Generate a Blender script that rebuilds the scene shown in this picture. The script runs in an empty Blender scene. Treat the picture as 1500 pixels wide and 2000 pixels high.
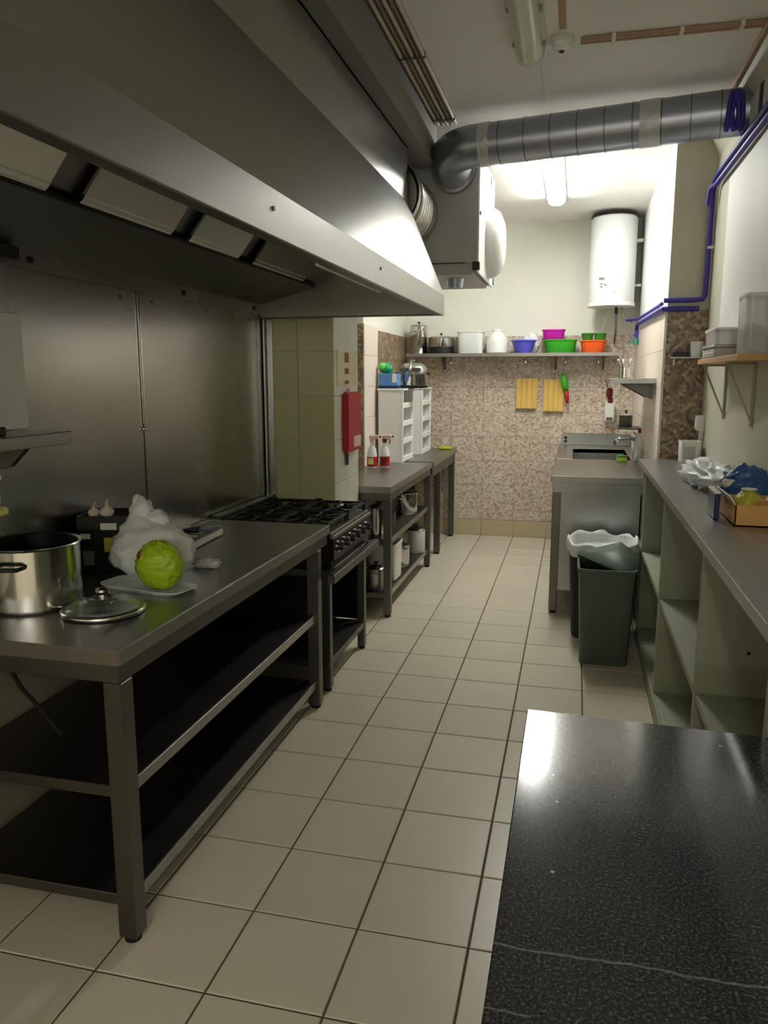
import bpy, bmesh, math, random
from mathutils import Vector, Matrix, noise
random.seed(7)
R_ = math.radians
scene = bpy.context.scene
C = scene.collection

# ------------------------------------------------------------------ camera
cam_d = bpy.data.cameras.new('camera'); cam = bpy.data.objects.new('camera', cam_d); C.objects.link(cam)
cam.location = (0, 0, 1.625)
cam.rotation_euler = (R_(90 - 9.880), 0, R_(13.748))
cam_d.sensor_fit = 'HORIZONTAL'; cam_d.sensor_width = 36; cam_d.lens = 36 * 1510 / 1500
cam_d.clip_start = .02
scene.camera = cam
# ------------------------------------------------------------------ world, exposure
w = bpy.data.worlds.new('world'); scene.world = w; w.use_nodes = True
w.node_tree.nodes['Background'].inputs[0].default_value = (.5, .52, .55, 1)
w.node_tree.nodes['Background'].inputs[1].default_value = .02
vs = scene.view_settings
vs.view_transform = 'Standard'; vs.look = 'None'; vs.gamma = 1; vs.use_curve_mapping = False
vs.exposure = 1.55
LAMP_REAR = 25.0      # strength of the lit tube fitting over the wash-up end
LAMP_HALL = 11.0      # strength of the ceiling fittings in the dining hall behind the viewpoint
LAMP_GLOBE = 20.0     # strength of the row of globe lamps in that hall

# ------------------------------------------------------------------ materials
def lin(c):
    c /= 255
    return c / 12.92 if c <= .04045 else ((c + .055) / 1.055) ** 2.4
def rgb(r, g, b): return (lin(r), lin(g), lin(b), 1)
MATS = {}
def mat(name, col, rough=.5, metal=0, var=0, vscale=6, stretch=(1, 1, 1), rvar=0, bump=0, bscale=40,
        rand=0, emit=None, trans=0, alpha=1, ior=1.45, coat=0, spec=None):
    m = bpy.data.materials.new(name); m.use_nodes = True
    nt = m.node_tree; N = nt.nodes; L = nt.links
    b = N['Principled BSDF']
    b.inputs['Base Color'].default_value = col
    b.inputs['Roughness'].default_value = rough
    b.inputs['Metallic'].default_value = metal
    b.inputs['IOR'].default_value = ior
    if spec is not None: b.inputs['Specular IOR Level'].default_value = spec
    if coat: b.inputs['Coat Weight'].default_value = coat; b.inputs['Coat Roughness'].default_value = .08
    if trans: b.inputs['Transmission Weight'].default_value = trans
    if alpha < 1: b.inputs['Alpha'].default_value = alpha
    if emit:
        b.inputs['Emission Color'].default_value = emit[0]; b.inputs['Emission Strength'].default_value = emit[1]
    if var or rvar or bump or rand:
        tc = N.new('ShaderNodeTexCoord'); mp = N.new('ShaderNodeMapping')
        mp.inputs['Scale'].default_value = stretch
        L.new(tc.outputs['Object'], mp.inputs[0])
        nz = N.new('ShaderNodeTexNoise'); nz.inputs['Scale'].default_value = vscale; nz.inputs['Detail'].default_value = 5
        L.new(mp.outputs[0], nz.inputs['Vector'])
        last = None
        if var or rand:
            hs = N.new('ShaderNodeHueSaturation'); hs.inputs['Color'].default_value = col
            ma = N.new('ShaderNodeMath'); ma.operation = 'MULTIPLY_ADD'
            ma.inputs[1].default_value = 2 * var; ma.inputs[2].default_value = 1 - var
            L.new(nz.outputs['Fac'], ma.inputs[0])
            if rand:
                oi = N.new('ShaderNodeObjectInfo'); mb = N.new('ShaderNodeMath'); mb.operation = 'MULTIPLY_ADD'
                mb.inputs[1].default_value = 2 * rand; mb.inputs[2].default_value = -rand
                L.new(oi.outputs['Random'], mb.inputs[0])
                ad = N.new('ShaderNodeMath'); ad.operation = 'ADD'
                L.new(ma.outputs[0], ad.inputs[0]); L.new(mb.outputs[0], ad.inputs[1]); ma = ad
            L.new(ma.outputs[0], hs.inputs['Value']); L.new(hs.outputs[0], b.inputs['Base Color'])
        if rvar:
            mr = N.new('ShaderNodeMath'); mr.operation = 'MULTIPLY_ADD'
            mr.inputs[1].default_value = 2 * rvar; mr.inputs[2].default_value = rough - rvar
            L.new(nz.outputs['Fac'], mr.inputs[0]); L.new(mr.outputs[0], b.inputs['Roughness'])
        if bump:
            n2 = N.new('ShaderNodeTexNoise'); n2.inputs['Scale'].default_value = bscale; n2.inputs['Detail'].default_value = 4
            L.new(mp.outputs[0], n2.inputs['Vector'])
            bp = N.new('ShaderNodeBump'); bp.inputs['Strength'].default_value = bump; bp.inputs['Distance'].default_value = .01
            L.new(n2.outputs['Fac'], bp.inputs['Height']); L.new(bp.outputs[0], b.inputs['Normal'])
    MATS[name] = m
    return m

steel = mat('brushed_steel', (.36, .352, .335, 1), .34, 1, var=.10, vscale=5, stretch=(1, .12, 1), rvar=.06, bump=.03, bscale=60)
steel_v = mat('wall_steel', (.40, .40, .375, 1), .26, 1, var=.18, vscale=3, stretch=(1, 1, .25), rvar=.06, bump=.03, bscale=14)
steel_hood = mat('hood_steel', (.38, .37, .345, 1), .33, 1, var=.10, vscale=4, stretch=(1, .2, 1), rvar=.05, bump=.02, bscale=25)
steel_dark = mat('dark_steel', (.16, .155, .14, 1), .45, 1, var=.2, vscale=5, rvar=.06)
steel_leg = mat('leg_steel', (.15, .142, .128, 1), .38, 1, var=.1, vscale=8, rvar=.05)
chrome = mat('polished_steel', (.58, .575, .56, 1), .14, 1, rvar=.04, var=.03)
galv = mat('galvanised_duct', (.40, .425, .50, 1), .36, 1, var=.12, vscale=9, rvar=.06)
flexsilver = mat('flexible_silver', (.62, .61, .56, 1), .35, 1, bump=.1)
greybox = mat('grey_sheet', rgb(186, 186, 181), .5, .1, var=.05)
whitebox = mat('white_sheet', rgb(235, 235, 230), .45, 0, var=.03)
tape = mat('silver_tape', (.62, .62, .64, 1), .42, .45, var=.15, vscale=20, bump=.5, bscale=45)
black = mat('black_plastic', rgb(22, 22, 22), .45, var=.1)
iron = mat('black_iron', rgb(20, 20, 19), .6, .2, bump=.2)
enamel = mat('black_enamel', rgb(28, 27, 26), .28, .3)
rubber = mat('rubber', rgb(18, 18, 17), .8)
cream = mat('cream_paint', rgb(222, 221, 208), .7, var=.03, bump=.04)
olive = mat('olive_paint', rgb(194, 191, 170), .6, var=.05, bump=.05)
whitewall = mat('white_paint', rgb(232, 231, 226), .55, var=.02, bump=.03)
ceil_m = mat('ceiling_paint', rgb(240, 237, 232), .8, var=.04, vscale=2, bump=.05)
soffit_m = mat('soffit_paint', rgb(132, 128, 122), .6, var=.05)
lower_m = mat('lower_wall', rgb(158, 148, 130), .5, var=.06)
grout = mat('grout', rgb(88, 72, 52), .9, var=.15, vscale=9)
grout_l = mat('pale_grout', rgb(178, 172, 145), .9)
floor_t = mat('floor_tile', rgb(203, 195, 174), .34, var=.05, vscale=3, rand=.035, rvar=.06, bump=.02, bscale=30)
yellow_t = mat('yellow_tile', rgb(208, 206, 155), .25, var=.03, rand=.02, bump=.02, bscale=12)
pink_t = mat('pinkish_tile', rgb(226, 212, 198), .35, var=.03, rand=.015, bump=.02)
base_t = mat('beige_tile', rgb(186, 172, 138), .45, var=.05)
conduit_m = mat('brown_conduit', rgb(172, 140, 116), .55, var=.06)
pipe_w = mat('cream_pipe', rgb(196, 184, 160), .5)
pipe_b = mat('brown_pipe', rgb(120, 98, 76), .5)
white_p = mat('white_plastic', rgb(236, 235, 230), .4)
offwhite = mat('offwhite_plastic', rgb(222, 220, 208), .45, var=.03)
bluepipe = mat('blue_pipe', rgb(62, 52, 150), .4, var=.06)
teal = mat('teal_valve', rgb(60, 140, 120), .45)
red = mat('red_plastic', rgb(190, 28, 36), .45, var=.06)
dkred = mat('dark_red', rgb(130, 26, 30), .45)
orange = mat('orange_plastic', rgb(235, 96, 36), .4)
green = mat('green_plastic', rgb(60, 170, 40), .4)
dgreen = mat('dark_green_plastic', rgb(52, 128, 38), .45)
lime = mat('lime_film', rgb(170, 205, 40), .35, var=.25, vscale=18, bump=.3, bscale=30)
limeplain = mat('lime_plastic', rgb(176, 200, 60), .5)
purple = mat('violet_blue_plastic', rgb(92, 88, 205), .35)
magenta = mat('magenta_plastic', rgb(190, 24, 160), .4)
binmat = mat('bin_green', rgb(80, 94, 80), .5, var=.05)
bin_in = mat('bin_inside', rgb(30, 33, 30), .7)
liner = mat('white_liner', rgb(225, 228, 225), .4, bump=.4, bscale=20)
cardb = mat('cardboard', rgb(214, 164, 102), .75, var=.06, vscale=12)
wood = mat('pale_wood', rgb(206, 160, 108), .55, var=.12, vscale=6, stretch=(6, .6, 6))
board_m = mat('bamboo', rgb(222, 184, 96), .5, var=.16, vscale=9, stretch=(7, 1, .4))
blockgrey = mat('counter_board', rgb(160, 163, 140), .55, var=.04)
bluefilm = mat('blue_film', rgb(52, 92, 150), .35, var=.35, vscale=25, bump=.4, bscale=25)
navy = mat('navy_pack', rgb(30, 34, 84), .4)
yellowgreen = mat('yellow_green_pack', rgb(196, 190, 70), .45, var=.2, vscale=14)
garlic_m = mat('garlic', rgb(226, 208, 190), .6, var=.1, vscale=30)
paper = mat('paper_label', rgb(228, 224, 206), .6)
yellow = mat('pale_yellow', rgb(226, 220, 130), .5)
sign_m = mat('sign_plate', rgb(214, 206, 166), .5)
brown = mat('brown_ink', rgb(120, 74, 36), .6)
water_red = mat('red_liquid', rgb(176, 26, 30), .25, coat=.4)
pinkish = mat('pale_pink_plastic', rgb(238, 205, 196), .45)
bluebox = mat('blue_box_card', rgb(84, 136, 196), .5, var=.3, vscale=14)
tealgreen = mat('teal_green_film', rgb(30, 150, 100), .4, bump=.3)
brightgreen = mat('bright_green_film', rgb(110, 225, 90), .4, bump=.3)
frosted = mat('frosted_plastic', rgb(238, 241, 238), .35, alpha=.86)
clearbox = mat('clear_plastic', rgb(240, 244, 244), .15, alpha=.42)
bagfilm = mat('bag_film', rgb(248, 250, 248), .36, alpha=.80, bump=.5, bscale=22)
glass = mat('lid_glass', rgb(235, 240, 235), .04, trans=.95, ior=1.45)
greenglass = mat('green_glass', rgb(120, 150, 130), .2, trans=.3, ior=1.3)
diffuser = mat('lamp_diffuser', rgb(214, 216, 196), .35, coat=.2)
boiler_m = mat('boiler_enamel', rgb(232, 234, 234), .28, coat=.25)
steel_mesh = mat('filter_steel', (.38, .37, .34, 1), .4, 1, var=.2, vscale=60)
lit_rear = mat('lit_tube_rear', rgb(255, 255, 250), .4, emit=((.985, 1, .94, 1), LAMP_REAR))
lit_near = mat('lit_tube_hall', rgb(255, 250, 235), .4, emit=((1, .985, .90, 1), LAMP_HALL))
lit_globe = mat('lit_globe', rgb(255, 248, 230), .4, emit=((1, .97, .88, 1), LAMP_GLOBE))
contents = mat('brown_contents', rgb(150, 86, 50), .7, var=.4, vscale=30)

def mosaic(name, cols, scale, jitter=1.0):
    m = bpy.data.materials.new(name); m.use_nodes = True; nt = m.node_tree; N = nt.nodes; L = nt.links
    b = N['Principled BSDF']; b.inputs['Roughness'].default_value = .35
    tc = N.new('ShaderNodeTexCoord'); ge = N.new('ShaderNodeNewGeometry')
    vo = N.new('ShaderNodeTexVoronoi'); vo.inputs['Scale'].default_value = scale; vo.inputs['Randomness'].default_value = jitter
    L.new(ge.outputs['Position'], vo.inputs['Vector'])
    sp = N.new('ShaderNodeSeparateColor'); L.new(vo.outputs['Color'], sp.inputs[0])
    nz = N.new('ShaderNodeTexNoise'); nz.inputs['Scale'].default_value = 3; L.new(ge.outputs['Position'], nz.inputs['Vector'])
    ad = N.new('ShaderNodeMath'); ad.operation = 'MULTIPLY_ADD'; ad.inputs[1].default_value = .35
    L.new(nz.outputs['Fac'], ad.inputs[0]); L.new(sp.outputs[0], ad.inputs[2])
    sb = N.new('ShaderNodeMath'); sb.operation = 'SUBTRACT'; sb.inputs[1].default_value = .17; L.new(ad.outputs[0], sb.inputs[0])
    cr = N.new('ShaderNodeValToRGB'); L.new(sb.outputs[0], cr.inputs[0])
    e = cr.color_ramp.elements
    e[0].position = 0; e[0].color = cols[0]; e[1].position = 1; e[1].color = cols[-1]
    for i, c in enumerate(cols[1:-1]):
        x = e.new((i + 1) / (len(cols) - 1)); x.color = c
    L.new(cr.outputs[0], b.inputs['Base Color'])
    return m
mos_back = mosaic('beige_mosaic', [rgb(160, 138, 118), rgb(190, 172, 152), rgb(204, 190, 172), rgb(218, 208, 192)], 58)
mos_brown = mosaic('brown_mosaic', [rgb(92, 72, 56), rgb(126, 104, 84), rgb(152, 130, 108), rgb(186, 166, 142)], 48)

def granite_mat():
    m = bpy.data.materials.new('black_granite'); m.use_nodes = True; nt = m.node_tree; N = nt.nodes; L = nt.links
    b = N['Principled BSDF']; b.inputs['Roughness'].default_value = .13; b.inputs['IOR'].default_value = 1.6
    ge = N.new('ShaderNodeNewGeometry')
    n1 = N.new('ShaderNodeTexNoise'); n1.inputs['Scale'].default_value = 210; n1.inputs['Detail'].default_value = 4; n1.inputs['Roughness'].default_value = .75
    L.new(ge.outputs['Position'], n1.inputs['Vector'])
    cr = N.new('ShaderNodeValToRGB'); L.new(n1.outputs['Fac'], cr.inputs[0])
    e = cr.color_ramp.elements
    e[0].position = .34; e[0].color = rgb(18, 18, 20); e[1].position = .70; e[1].color = rgb(116, 117, 122)
    e.new(.52).color = rgb(48, 49, 52)
    vo = N.new('ShaderNodeTexVoronoi'); vo.inputs['Scale'].default_value = 22; L.new(ge.outputs['Position'], vo.inputs['Vector'])
    lt = N.new('ShaderNodeMath'); lt.operation = 'LESS_THAN'; lt.inputs[1].default_value = .075; L.new(vo.outputs['Distance'], lt.inputs[0])
    spc = N.new('ShaderNodeSeparateColor'); L.new(vo.outputs['Color'], spc.inputs[0])
    g2 = N.new('ShaderNodeMath'); g2.operation = 'GREATER_THAN'; g2.inputs[1].default_value = .72; L.new(spc.outputs[0], g2.inputs[0])
    mu = N.new('ShaderNodeMath'); mu.operation = 'MULTIPLY'; L.new(lt.outputs[0], mu.inputs[0]); L.new(g2.outputs[0], mu.inputs[1])
    mx = N.new('ShaderNodeMix'); mx.data_type = 'RGBA'; L.new(mu.outputs[0], mx.inputs[0]); L.new(cr.outputs[0], mx.inputs[6]); mx.inputs[7].default_value = rgb(190, 190, 188)
    # two thin pale veins that run across the slab
    sx = N.new('ShaderNodeSeparateXYZ'); L.new(ge.outputs['Position'], sx.inputs[0])
    n3 = N.new('ShaderNodeTexNoise'); n3.inputs['Scale'].default_value = 18; n3.inputs['Detail'].default_value = 6; L.new(ge.outputs['Position'], n3.inputs['Vector'])
    cur = mx.outputs[2]
    for y0, wid, amp, x1 in ((.893, .0028, .02, 9), (.79, .002, .012, -.02)):
        a = N.new('ShaderNodeMath'); a.operation = 'MULTIPLY_ADD'; a.inputs[1].default_value = amp; L.new(n3.outputs['Fac'], a.inputs[0]); a.inputs[2].default_value = y0
        s = N.new('ShaderNodeMath'); s.operation = 'SUBTRACT'; L.new(sx.outputs[1], s.inputs[0]); L.new(a.outputs[0], s.inputs[1])
        ab = N.new('ShaderNodeMath'); ab.operation = 'ABSOLUTE'; L.new(s.outputs[0], ab.inputs[0])
        l2 = N.new('ShaderNodeMapRange'); l2.inputs[1].default_value = wid; l2.inputs[2].default_value = 0; l2.inputs[3].default_value = 0; l2.inputs[4].default_value = 1; L.new(ab.outputs[0], l2.inputs[0])
        lx = N.new('ShaderNodeMath'); lx.operation = 'LESS_THAN'; lx.inputs[1].default_value = x1; L.new(sx.outputs[0], lx.inputs[0])
        mm = N.new('ShaderNodeMath'); mm.operation = 'MULTIPLY'; L.new(l2.outputs[0], mm.inputs[0]); L.new(lx.outputs[0], mm.inputs[1])
        m3 = N.new('ShaderNodeMath'); m3.operation = 'MULTIPLY'; L.new(mm.outputs[0], m3.inputs[0]); L.new(n1.outputs['Fac'], m3.inputs[1])
        mv = N.new('ShaderNodeMix'); mv.data_type = 'RGBA'; L.new(m3.outputs[0], mv.inputs[0]); L.new(cur, mv.inputs[6]); mv.inputs[7].default_value = rgb(158, 157, 156)
        cur = mv.outputs[2]
    L.new(cur, b.inputs['Base Color'])
    return m
granite = granite_mat()

# ------------------------------------------------------------------ mesh helpers
def BM(): return bmesh.new()
def box(bm, x0, x1, y0, y1, z0, z1, rot=None, piv=None):
    vs_ = [bm.verts.new((x, y, z)) for z in (z0, z1) for y in (y0, y1) for x in (x0, x1)]
    for f in ((0, 2, 3, 1), (4, 5, 7, 6), (0, 1, 5, 4), (2, 6, 7, 3), (0, 4, 6, 2), (1, 3, 7, 5)):
        bm.faces.new([vs_[i] for i in f])
    if rot is not None:
        bmesh.ops.rotate(bm, cent=piv, matrix=rot, verts=vs_)
    return vs_
def prism(bm, poly, a0, a1, axis='y'):
    # poly in the two other axes: y -> (x,z); x -> (y,z); z -> (x,y)
    def P(p, a): return {'y': (p[0], a, p[1]), 'x': (a, p[0], p[1]), 'z': (p[0], p[1], a)}[axis]
    A = [bm.verts.new(P(p, a0)) for p in poly]; B = [bm.verts.new(P(p, a1)) for p in poly]
    n = len(poly)
    bm.faces.new(A); bm.faces.new(B[::-1])
    for i in range(n): bm.faces.new((A[i], B[i], B[(i + 1) % n], A[(i + 1) % n]))
def frame_of(d):
    d = d.normalized(); u = Vector((0, 0, 1)) if abs(d.z) < .9 else Vector((1, 0, 0))
    a = d.cross(u).normalized(); return a, a.cross(d).normalized()
def cyl(bm, p0, p1, r0, r1=None, seg=20, cap=True):
    p0 = Vector(p0); p1 = Vector(p1); r1 = r0 if r1 is None else r1
    a, b = frame_of(p1 - p0)
    rings = []
    for p, r in ((p0, r0), (p1, r1)):
        rings.append([bm.verts.new(p + a * (r * math.cos(t)) + b * (r * math.sin(t))) for t in [2 * math.pi * i / seg for i in range(seg)]])
    for i in range(seg): bm.faces.new((rings[0][i], rings[0][(i + 1) % seg], rings[1][(i + 1) % seg], rings[1][i]))
    if cap: bm.faces.new(rings[0][::-1]); bm.faces.new(rings[1])
def tube(bm, pts, r, seg=10, cap=True, radii=None):
    pts = [Vector(p) for p in pts]; n = len(pts); prev = None; rings = []
    for i, p in enumerate(pts):
        d = (pts[min(i + 1, n - 1)] - pts[max(i - 1, 0)])
        if prev is None: a, b = frame_of(d)
        else:
            d = d.normalized(); a = (prev - d * prev.dot(d)).normalized(); b = a.cross(d).normalized()
        prev = a; rr = radii[i] if radii else r
        rings.append([bm.verts.new(p + a * (rr * math.cos(t)) + b * (rr * math.sin(t))) for t in [2 * math.pi * k / seg for k in range(seg)]])
    for q in range(n - 1):
        for i in range(seg): bm.faces.new((rings[q][i], rings[q][(i + 1) % seg], rings[q + 1][(i + 1) % seg], rings[q + 1][i]))
    if cap: bm.faces.new(rings[0][::-1]); bm.faces.new(rings[-1])
def lathe(bm, prof, c=(0, 0, 0), seg=32, sq=None, rot=0):
    # profile (r, z); sq = superellipse exponent for squarish plans, with scale (sx, sy)
    rings = []
    for r, z in prof:
        ring = []
        for i in range(seg):
            t = 2 * math.pi * i / seg
            ct, st = math.cos(t), math.sin(t)
            if sq:
                e, sx, sy = sq
                k = (abs(ct) ** e + abs(st) ** e) ** (-1 / e)
                x, y = r * k * ct * sx, r * k * st * sy
            else: x, y = r * ct, r * st
            xr = x * math.cos(rot) - y * math.sin(rot); yr = x * math.sin(rot) + y * math.cos(rot)
            ring.append(bm.verts.new((c[0] + xr, c[1] + yr, c[2] + z)))
        rings.append(ring)
    for q in range(len(rings) - 1):
        for i in range(seg): bm.faces.new((rings[q][i], rings[q][(i + 1) % seg], rings[q + 1][(i + 1) % seg], rings[q + 1][i]))
    if prof[0][0] > 1e-4 : bm.faces.new(rings[0][::-1])
    if prof[-1][0] > 1e-4: bm.faces.new(rings[-1])
    return rings
def arc(c, r, a0, a1, n, plane='xy', const=0):
    out = []
    for i in range(n + 1):
        t = R_(a0 + (a1 - a0) * i / n); u, v = c[0] + r * math.cos(t), c[1] + r * math.sin(t)
        out.append({'xy': (u, v, const), 'xz': (u, const, v), 'yz': (const, u, v)}[plane])
    return out
def blob(bm, c, s, amp=.15, seed=0, freq=4, seg=28, rings=18, flat=None, peaks=()):
    vs_ = []
    grid = []
    for j in range(rings + 1):
        ph = math.pi * j / rings; row = []
        for i in range(seg):
            th = 2 * math.pi * i / seg
            d = Vector((math.sin(ph) * math.cos(th), math.sin(ph) * math.sin(th), -math.cos(ph)))
            k = 1 + amp * noise.noise(d * freq + Vector((seed, seed * 1.7, 0))) + amp * .5 * noise.noise(d * freq * 2.7 + Vector((seed, 3, seed)))
            for pd, pa, pw in peaks:
                k += pa * math.exp(-((d - Vector(pd).normalized()).length / pw) ** 2)
            p = Vector((d.x * s[0], d.y * s[1], d.z * s[2])) * k + Vector(c)
            if flat is not None and p.z < flat: p.z = flat + .0005 * (j % 2)
            row.append(bm.verts.new(p))
            if j in (0, rings): break
        grid.append(row)
    for j in range(rings):
        A, B = grid[j], grid[j + 1]
        for i in range(seg):
            a0 = A[i % len(A)]; a1 = A[(i + 1) % len(A)]; b0 = B[i % len(B)]; b1 = B[(i + 1) % len(B)]
            f = [v for k, v in enumerate((a0, a1, b1, b0)) if v not in (a0, a1, b1, b0)[:k]]
            if len(f) >= 3: bm.faces.new(f)

def to_mesh(name, bm, m, bev=0, smooth=False, off=None, seg=1):
    if bev: bmesh.ops.bevel(bm, geom=bm.edges[:], offset=bev, segments=seg, affect='EDGES', clamp_overlap=True)
    bmesh.ops.recalc_face_normals(bm, faces=bm.faces[:])
    if off is not None: bmesh.ops.translate(bm, vec=-Vector(off), verts=bm.verts[:])
    me = bpy.data.meshes.new(name); bm.to_mesh(me); bm.free()
    me.materials.append(m)
    if smooth:
        for p in me.polygons: p.use_smooth = True
        if smooth != 'all':
            try: me.set_sharp_from_angle(angle=R_(smooth if smooth is not True else 40))
            except Exception: pass
    return me
ORG = {}
def thing(name, label, cat, loc, group=None, rotz=0):
    o = bpy.data.objects.new(name, None); C.objects.link(o); o.empty_display_size = .05
    o.location = loc; o.rotation_euler = (0, 0, rotz); o['label'] = label; o['category'] = cat
    if group: o['group'] = group
    ORG[o] = Vector(loc)
    return o
def part(t, name, bm, m, bev=0, smooth=False, label=None, local=False, seg=1):
    off = Vector((0, 0, 0)) if local else ORG.get(t, Vector((0, 0, 0)))
    me = to_mesh(name, bm, m, bev, smooth, off, seg)
    o = bpy.data.objects.new(name, me); C.objects.link(o); o.parent = t
    ORG[o] = off
    if label: o['label'] = label
    return o
def solo(name, bm, m, label, cat, loc, bev=0, smooth=False, group=None, seg=1):
    me = to_mesh(name, bm, m, bev, smooth, loc, seg)
    o = bpy.data.objects.new(name, me); C.objects.link(o); o.location = loc
    o['label'] = label; o['category'] = cat
    if group: o['group'] = group
    ORG[o] = Vector(loc)
    return o
def struct(name, bm, m, label=None, bev=0, smooth=False):
    o = bpy.data.objects.new(name, to_mesh(name, bm, m, bev, smooth)); C.objects.link(o)
    o['kind'] = 'structure'; ORG[o] = Vector((0, 0, 0))
    if label: o['label'] = label; o['category'] = name.split('_')[0]
    return o
def B1(*a, **k):
    bm = BM(); box(bm, *a, **k); return bm
def T1(*a, **k):
    bm = BM(); tube(bm, *a, **k); return bm
def C1(*a, **k):
    bm = BM(); cyl(bm, *a, **k); return bm
def L1(*a, **k):
    bm = BM(); lathe(bm, *a, **k); return bm
TILE = {}
def tile(parent, name, m, axis, a0, a1, b0, b1, face, depth, ch=.0025):
    """flat chamfered slab; axis = normal direction ('z+','y-','x+','x-'); shares mesh data by size"""
    key = (name, m.name, axis, round(a1 - a0, 4), round(b1 - b0, 4), depth)
    if key not in TILE:
        bm = BM(); A, B = a1 - a0, b1 - b0
        def P(u, v, h): return {'z+': (u, v, h), 'y-': (u, -h, v), 'x+': (h, u, v), 'x-': (-h, u, v)}[axis]
        lo = [bm.verts.new(P(u, v, -depth)) for u, v in ((0, 0), (A, 0), (A, B), (0, B))]
        mi = [bm.verts.new(P(u, v, -ch)) for u, v in ((0, 0), (A, 0), (A, B), (0, B))]
        hi = [bm.verts.new(P(u, v, 0)) for u, v in ((ch, ch), (A - ch, ch), (A - ch, B - ch), (ch, B - ch))]
        for i in range(4):
            j = (i + 1) % 4
            bm.faces.new((lo[i], lo[j], mi[j], mi[i])); bm.faces.new((mi[i], mi[j], hi[j], hi[i]))
        bm.faces.new(hi); bm.faces.new(lo[::-1])
        TILE[key] = to_mesh(name, bm, m)
    o = bpy.data.objects.new(name, TILE[key]); C.objects.link(o); o.parent = parent
    o.location = {'z': (a0, b0, face), 'y': (a0, face, b0), 'x': (face, a0, b0)}[axis[0]]
    return o
def grid(lo, hi, pitch, phase):
    k = math.floor((lo - phase) / pitch); out = []
    while phase + k * pitch < hi - 1e-4:
        a = max(lo, phase + k * pitch); b = min(hi, phase + (k + 1) * pitch)
        if b - a > .02: out.append((a, b))
        k += 1
    return out

# ------------------------------------------------------------------ the setting
XL, XR, YB, ZC = -1.835, .80, 7.94, 3.10
YF = -.25          # the kitchen opens here to a wider dining hall behind the viewpoint
HX0, HX1, HY = -3.2, 2.6, -7.0
floor = struct('floor', B1(XL - .1, XR + .1, YF - .1, YB + .1, -.12, -.004), grout, 'cream square tiled kitchen floor with dark joints')
for xa, xb in grid(XL, XR, .333, -.235):
    for ya, yb in grid(YF, YB, .333, 1.655):
        tile(floor, 'floor_tile', floor_t, 'z+', xa + .003, xb - .003, ya + .003, yb - .003, 0, .006)
ceiling = struct('ceiling', B1(XL - .1, XR + .1, YF - .1, YB + .1, ZC, ZC + .1), ceil_m, 'painted ceiling with thin joint strips')
for (x0, x1, y0, y1) in ((-.225, -.185, 3.86, 4.9), (-.225, -.185, -.2, 2.2), (-.13, -.10, .4, 3.7)):
    part(ceiling, 'joint_strip', B1(x0, x1, y0, y1, ZC - .006, ZC + .001), conduit_m if x1 > -.11 else ceil_m, .002)
wl = struct('wall_left', B1(XL - .1, XL, YF, 4.42, 0, ZC), lower_m, 'left wall behind the cooking line')
# pier between the range and the rear tables: yellow tiles towards the viewer, cream side
pier = struct('wall_left_pier', B1(XL - .1, -1.391, 4.428, 4.94, 0, ZC), cream, 'pier at the end of the range, yellow glazed tiles on its front')
for xa, xb in grid(XL, -1.385, .245, -1.61):
    for za, zb in grid(.06, 2.3, .262, 1.515):
        tile(pier, 'wall_tile', yellow_t, 'y-', xa + .0015, xb - .0015, za + .0015, zb - .0015, 4.42, .007, .0015)
for ya, yb in grid(4.42, 4.94, .26, 4.42):
    for za, zb in grid(.06, 2.3, .262, 1.515):
        tile(pier, 'wall_tile', cream, 'x+', ya + .0015, yb - .0015, za + .0015, zb - .0015, -1.385, .005, .0015)
struct('wall_left_middle', B1(XL - .1, XL, 4.94, 6.1, 0, ZC), cream)
pil = struct('wall_left_pilaster', B1(XL - .1, -1.665, 6.108, 6.54, 0, ZC), cream, 'narrow pilaster with a brown mosaic edge and pinkish side')
for za, zb in grid(.05, 2.05, .25, .05):
    tile(pil, 'wall_tile', mos_brown, 'y-', XL + .002, -1.664, za + .001, zb - .001, 6.10, .007, .0015)
    tile(pil, 'wall_tile', pink_t, 'x+', 6.104, 6.54, za + .001, zb - .001, -1.655, .009, .0015)
wlr = struct('wall_left_rear', B1(XL - .1, -1.708, 6.54, YB, 0, ZC), cream)
for ya, yb in grid(6.545, YB, .333, YB):
    for za, zb in grid(.17, 2.03, .25, 2.03):
        tile(wlr, 'wall_tile', mos_brown, 'x+', ya + .001, yb - .001, za + .001, zb - .001, -1.70, .007, .0015)
wb = struct('wall_back', B1(XL - .1, XR + .1, YB + .008, YB + .12, 0, ZC), cream, 'cream far wall with beige mosaic tiles on its lower part')
for xa, xb in grid(-1.70, .545, .333, -.235):
    for za, zb in grid(.17, 2.03, .25, 2.03):
        tile(wb, 'wall_tile', mos_back, 'y-', xa + .001, xb - .001, za + .001, zb - .001, YB, .007, .0015)
    o = tile(wb, 'skirting_tile', base_t, 'y-', xa + .0015, xb - .0015, .001, .167, YB - .004, .011, .0015)
wrr = struct('wall_right_rear', B1(.553, XR + .1, 5.408, YB, 0, ZC), whitewall, 'right rear wall, white above, pinkish tiles below')
for ya, yb in grid(5.41, YB, .333, YB):
    for za, zb in grid(.05, 2.05, .25, 2.05):
        tile(wrr, 'wall_tile', pink_t, 'x-', ya + .001, yb - .001, za + .001, zb - .001, .545, .007, .0015)
for za, zb in grid(.05, 2.05, .25, 2.05):
    tile(wrr, 'wall_tile', mos_brown, 'y-', .553, XR - .001, za + .001, zb - .001, 5.40, .007, .0015)
part(wrr, 'corner_bead', B1(.541, .556, 5.396, 5.412, 0, 2.05), cream)
part(wrr, 'front_plaster', B1(.553, XR, 5.400, 5.409, 2.052, ZC), olive)
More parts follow.
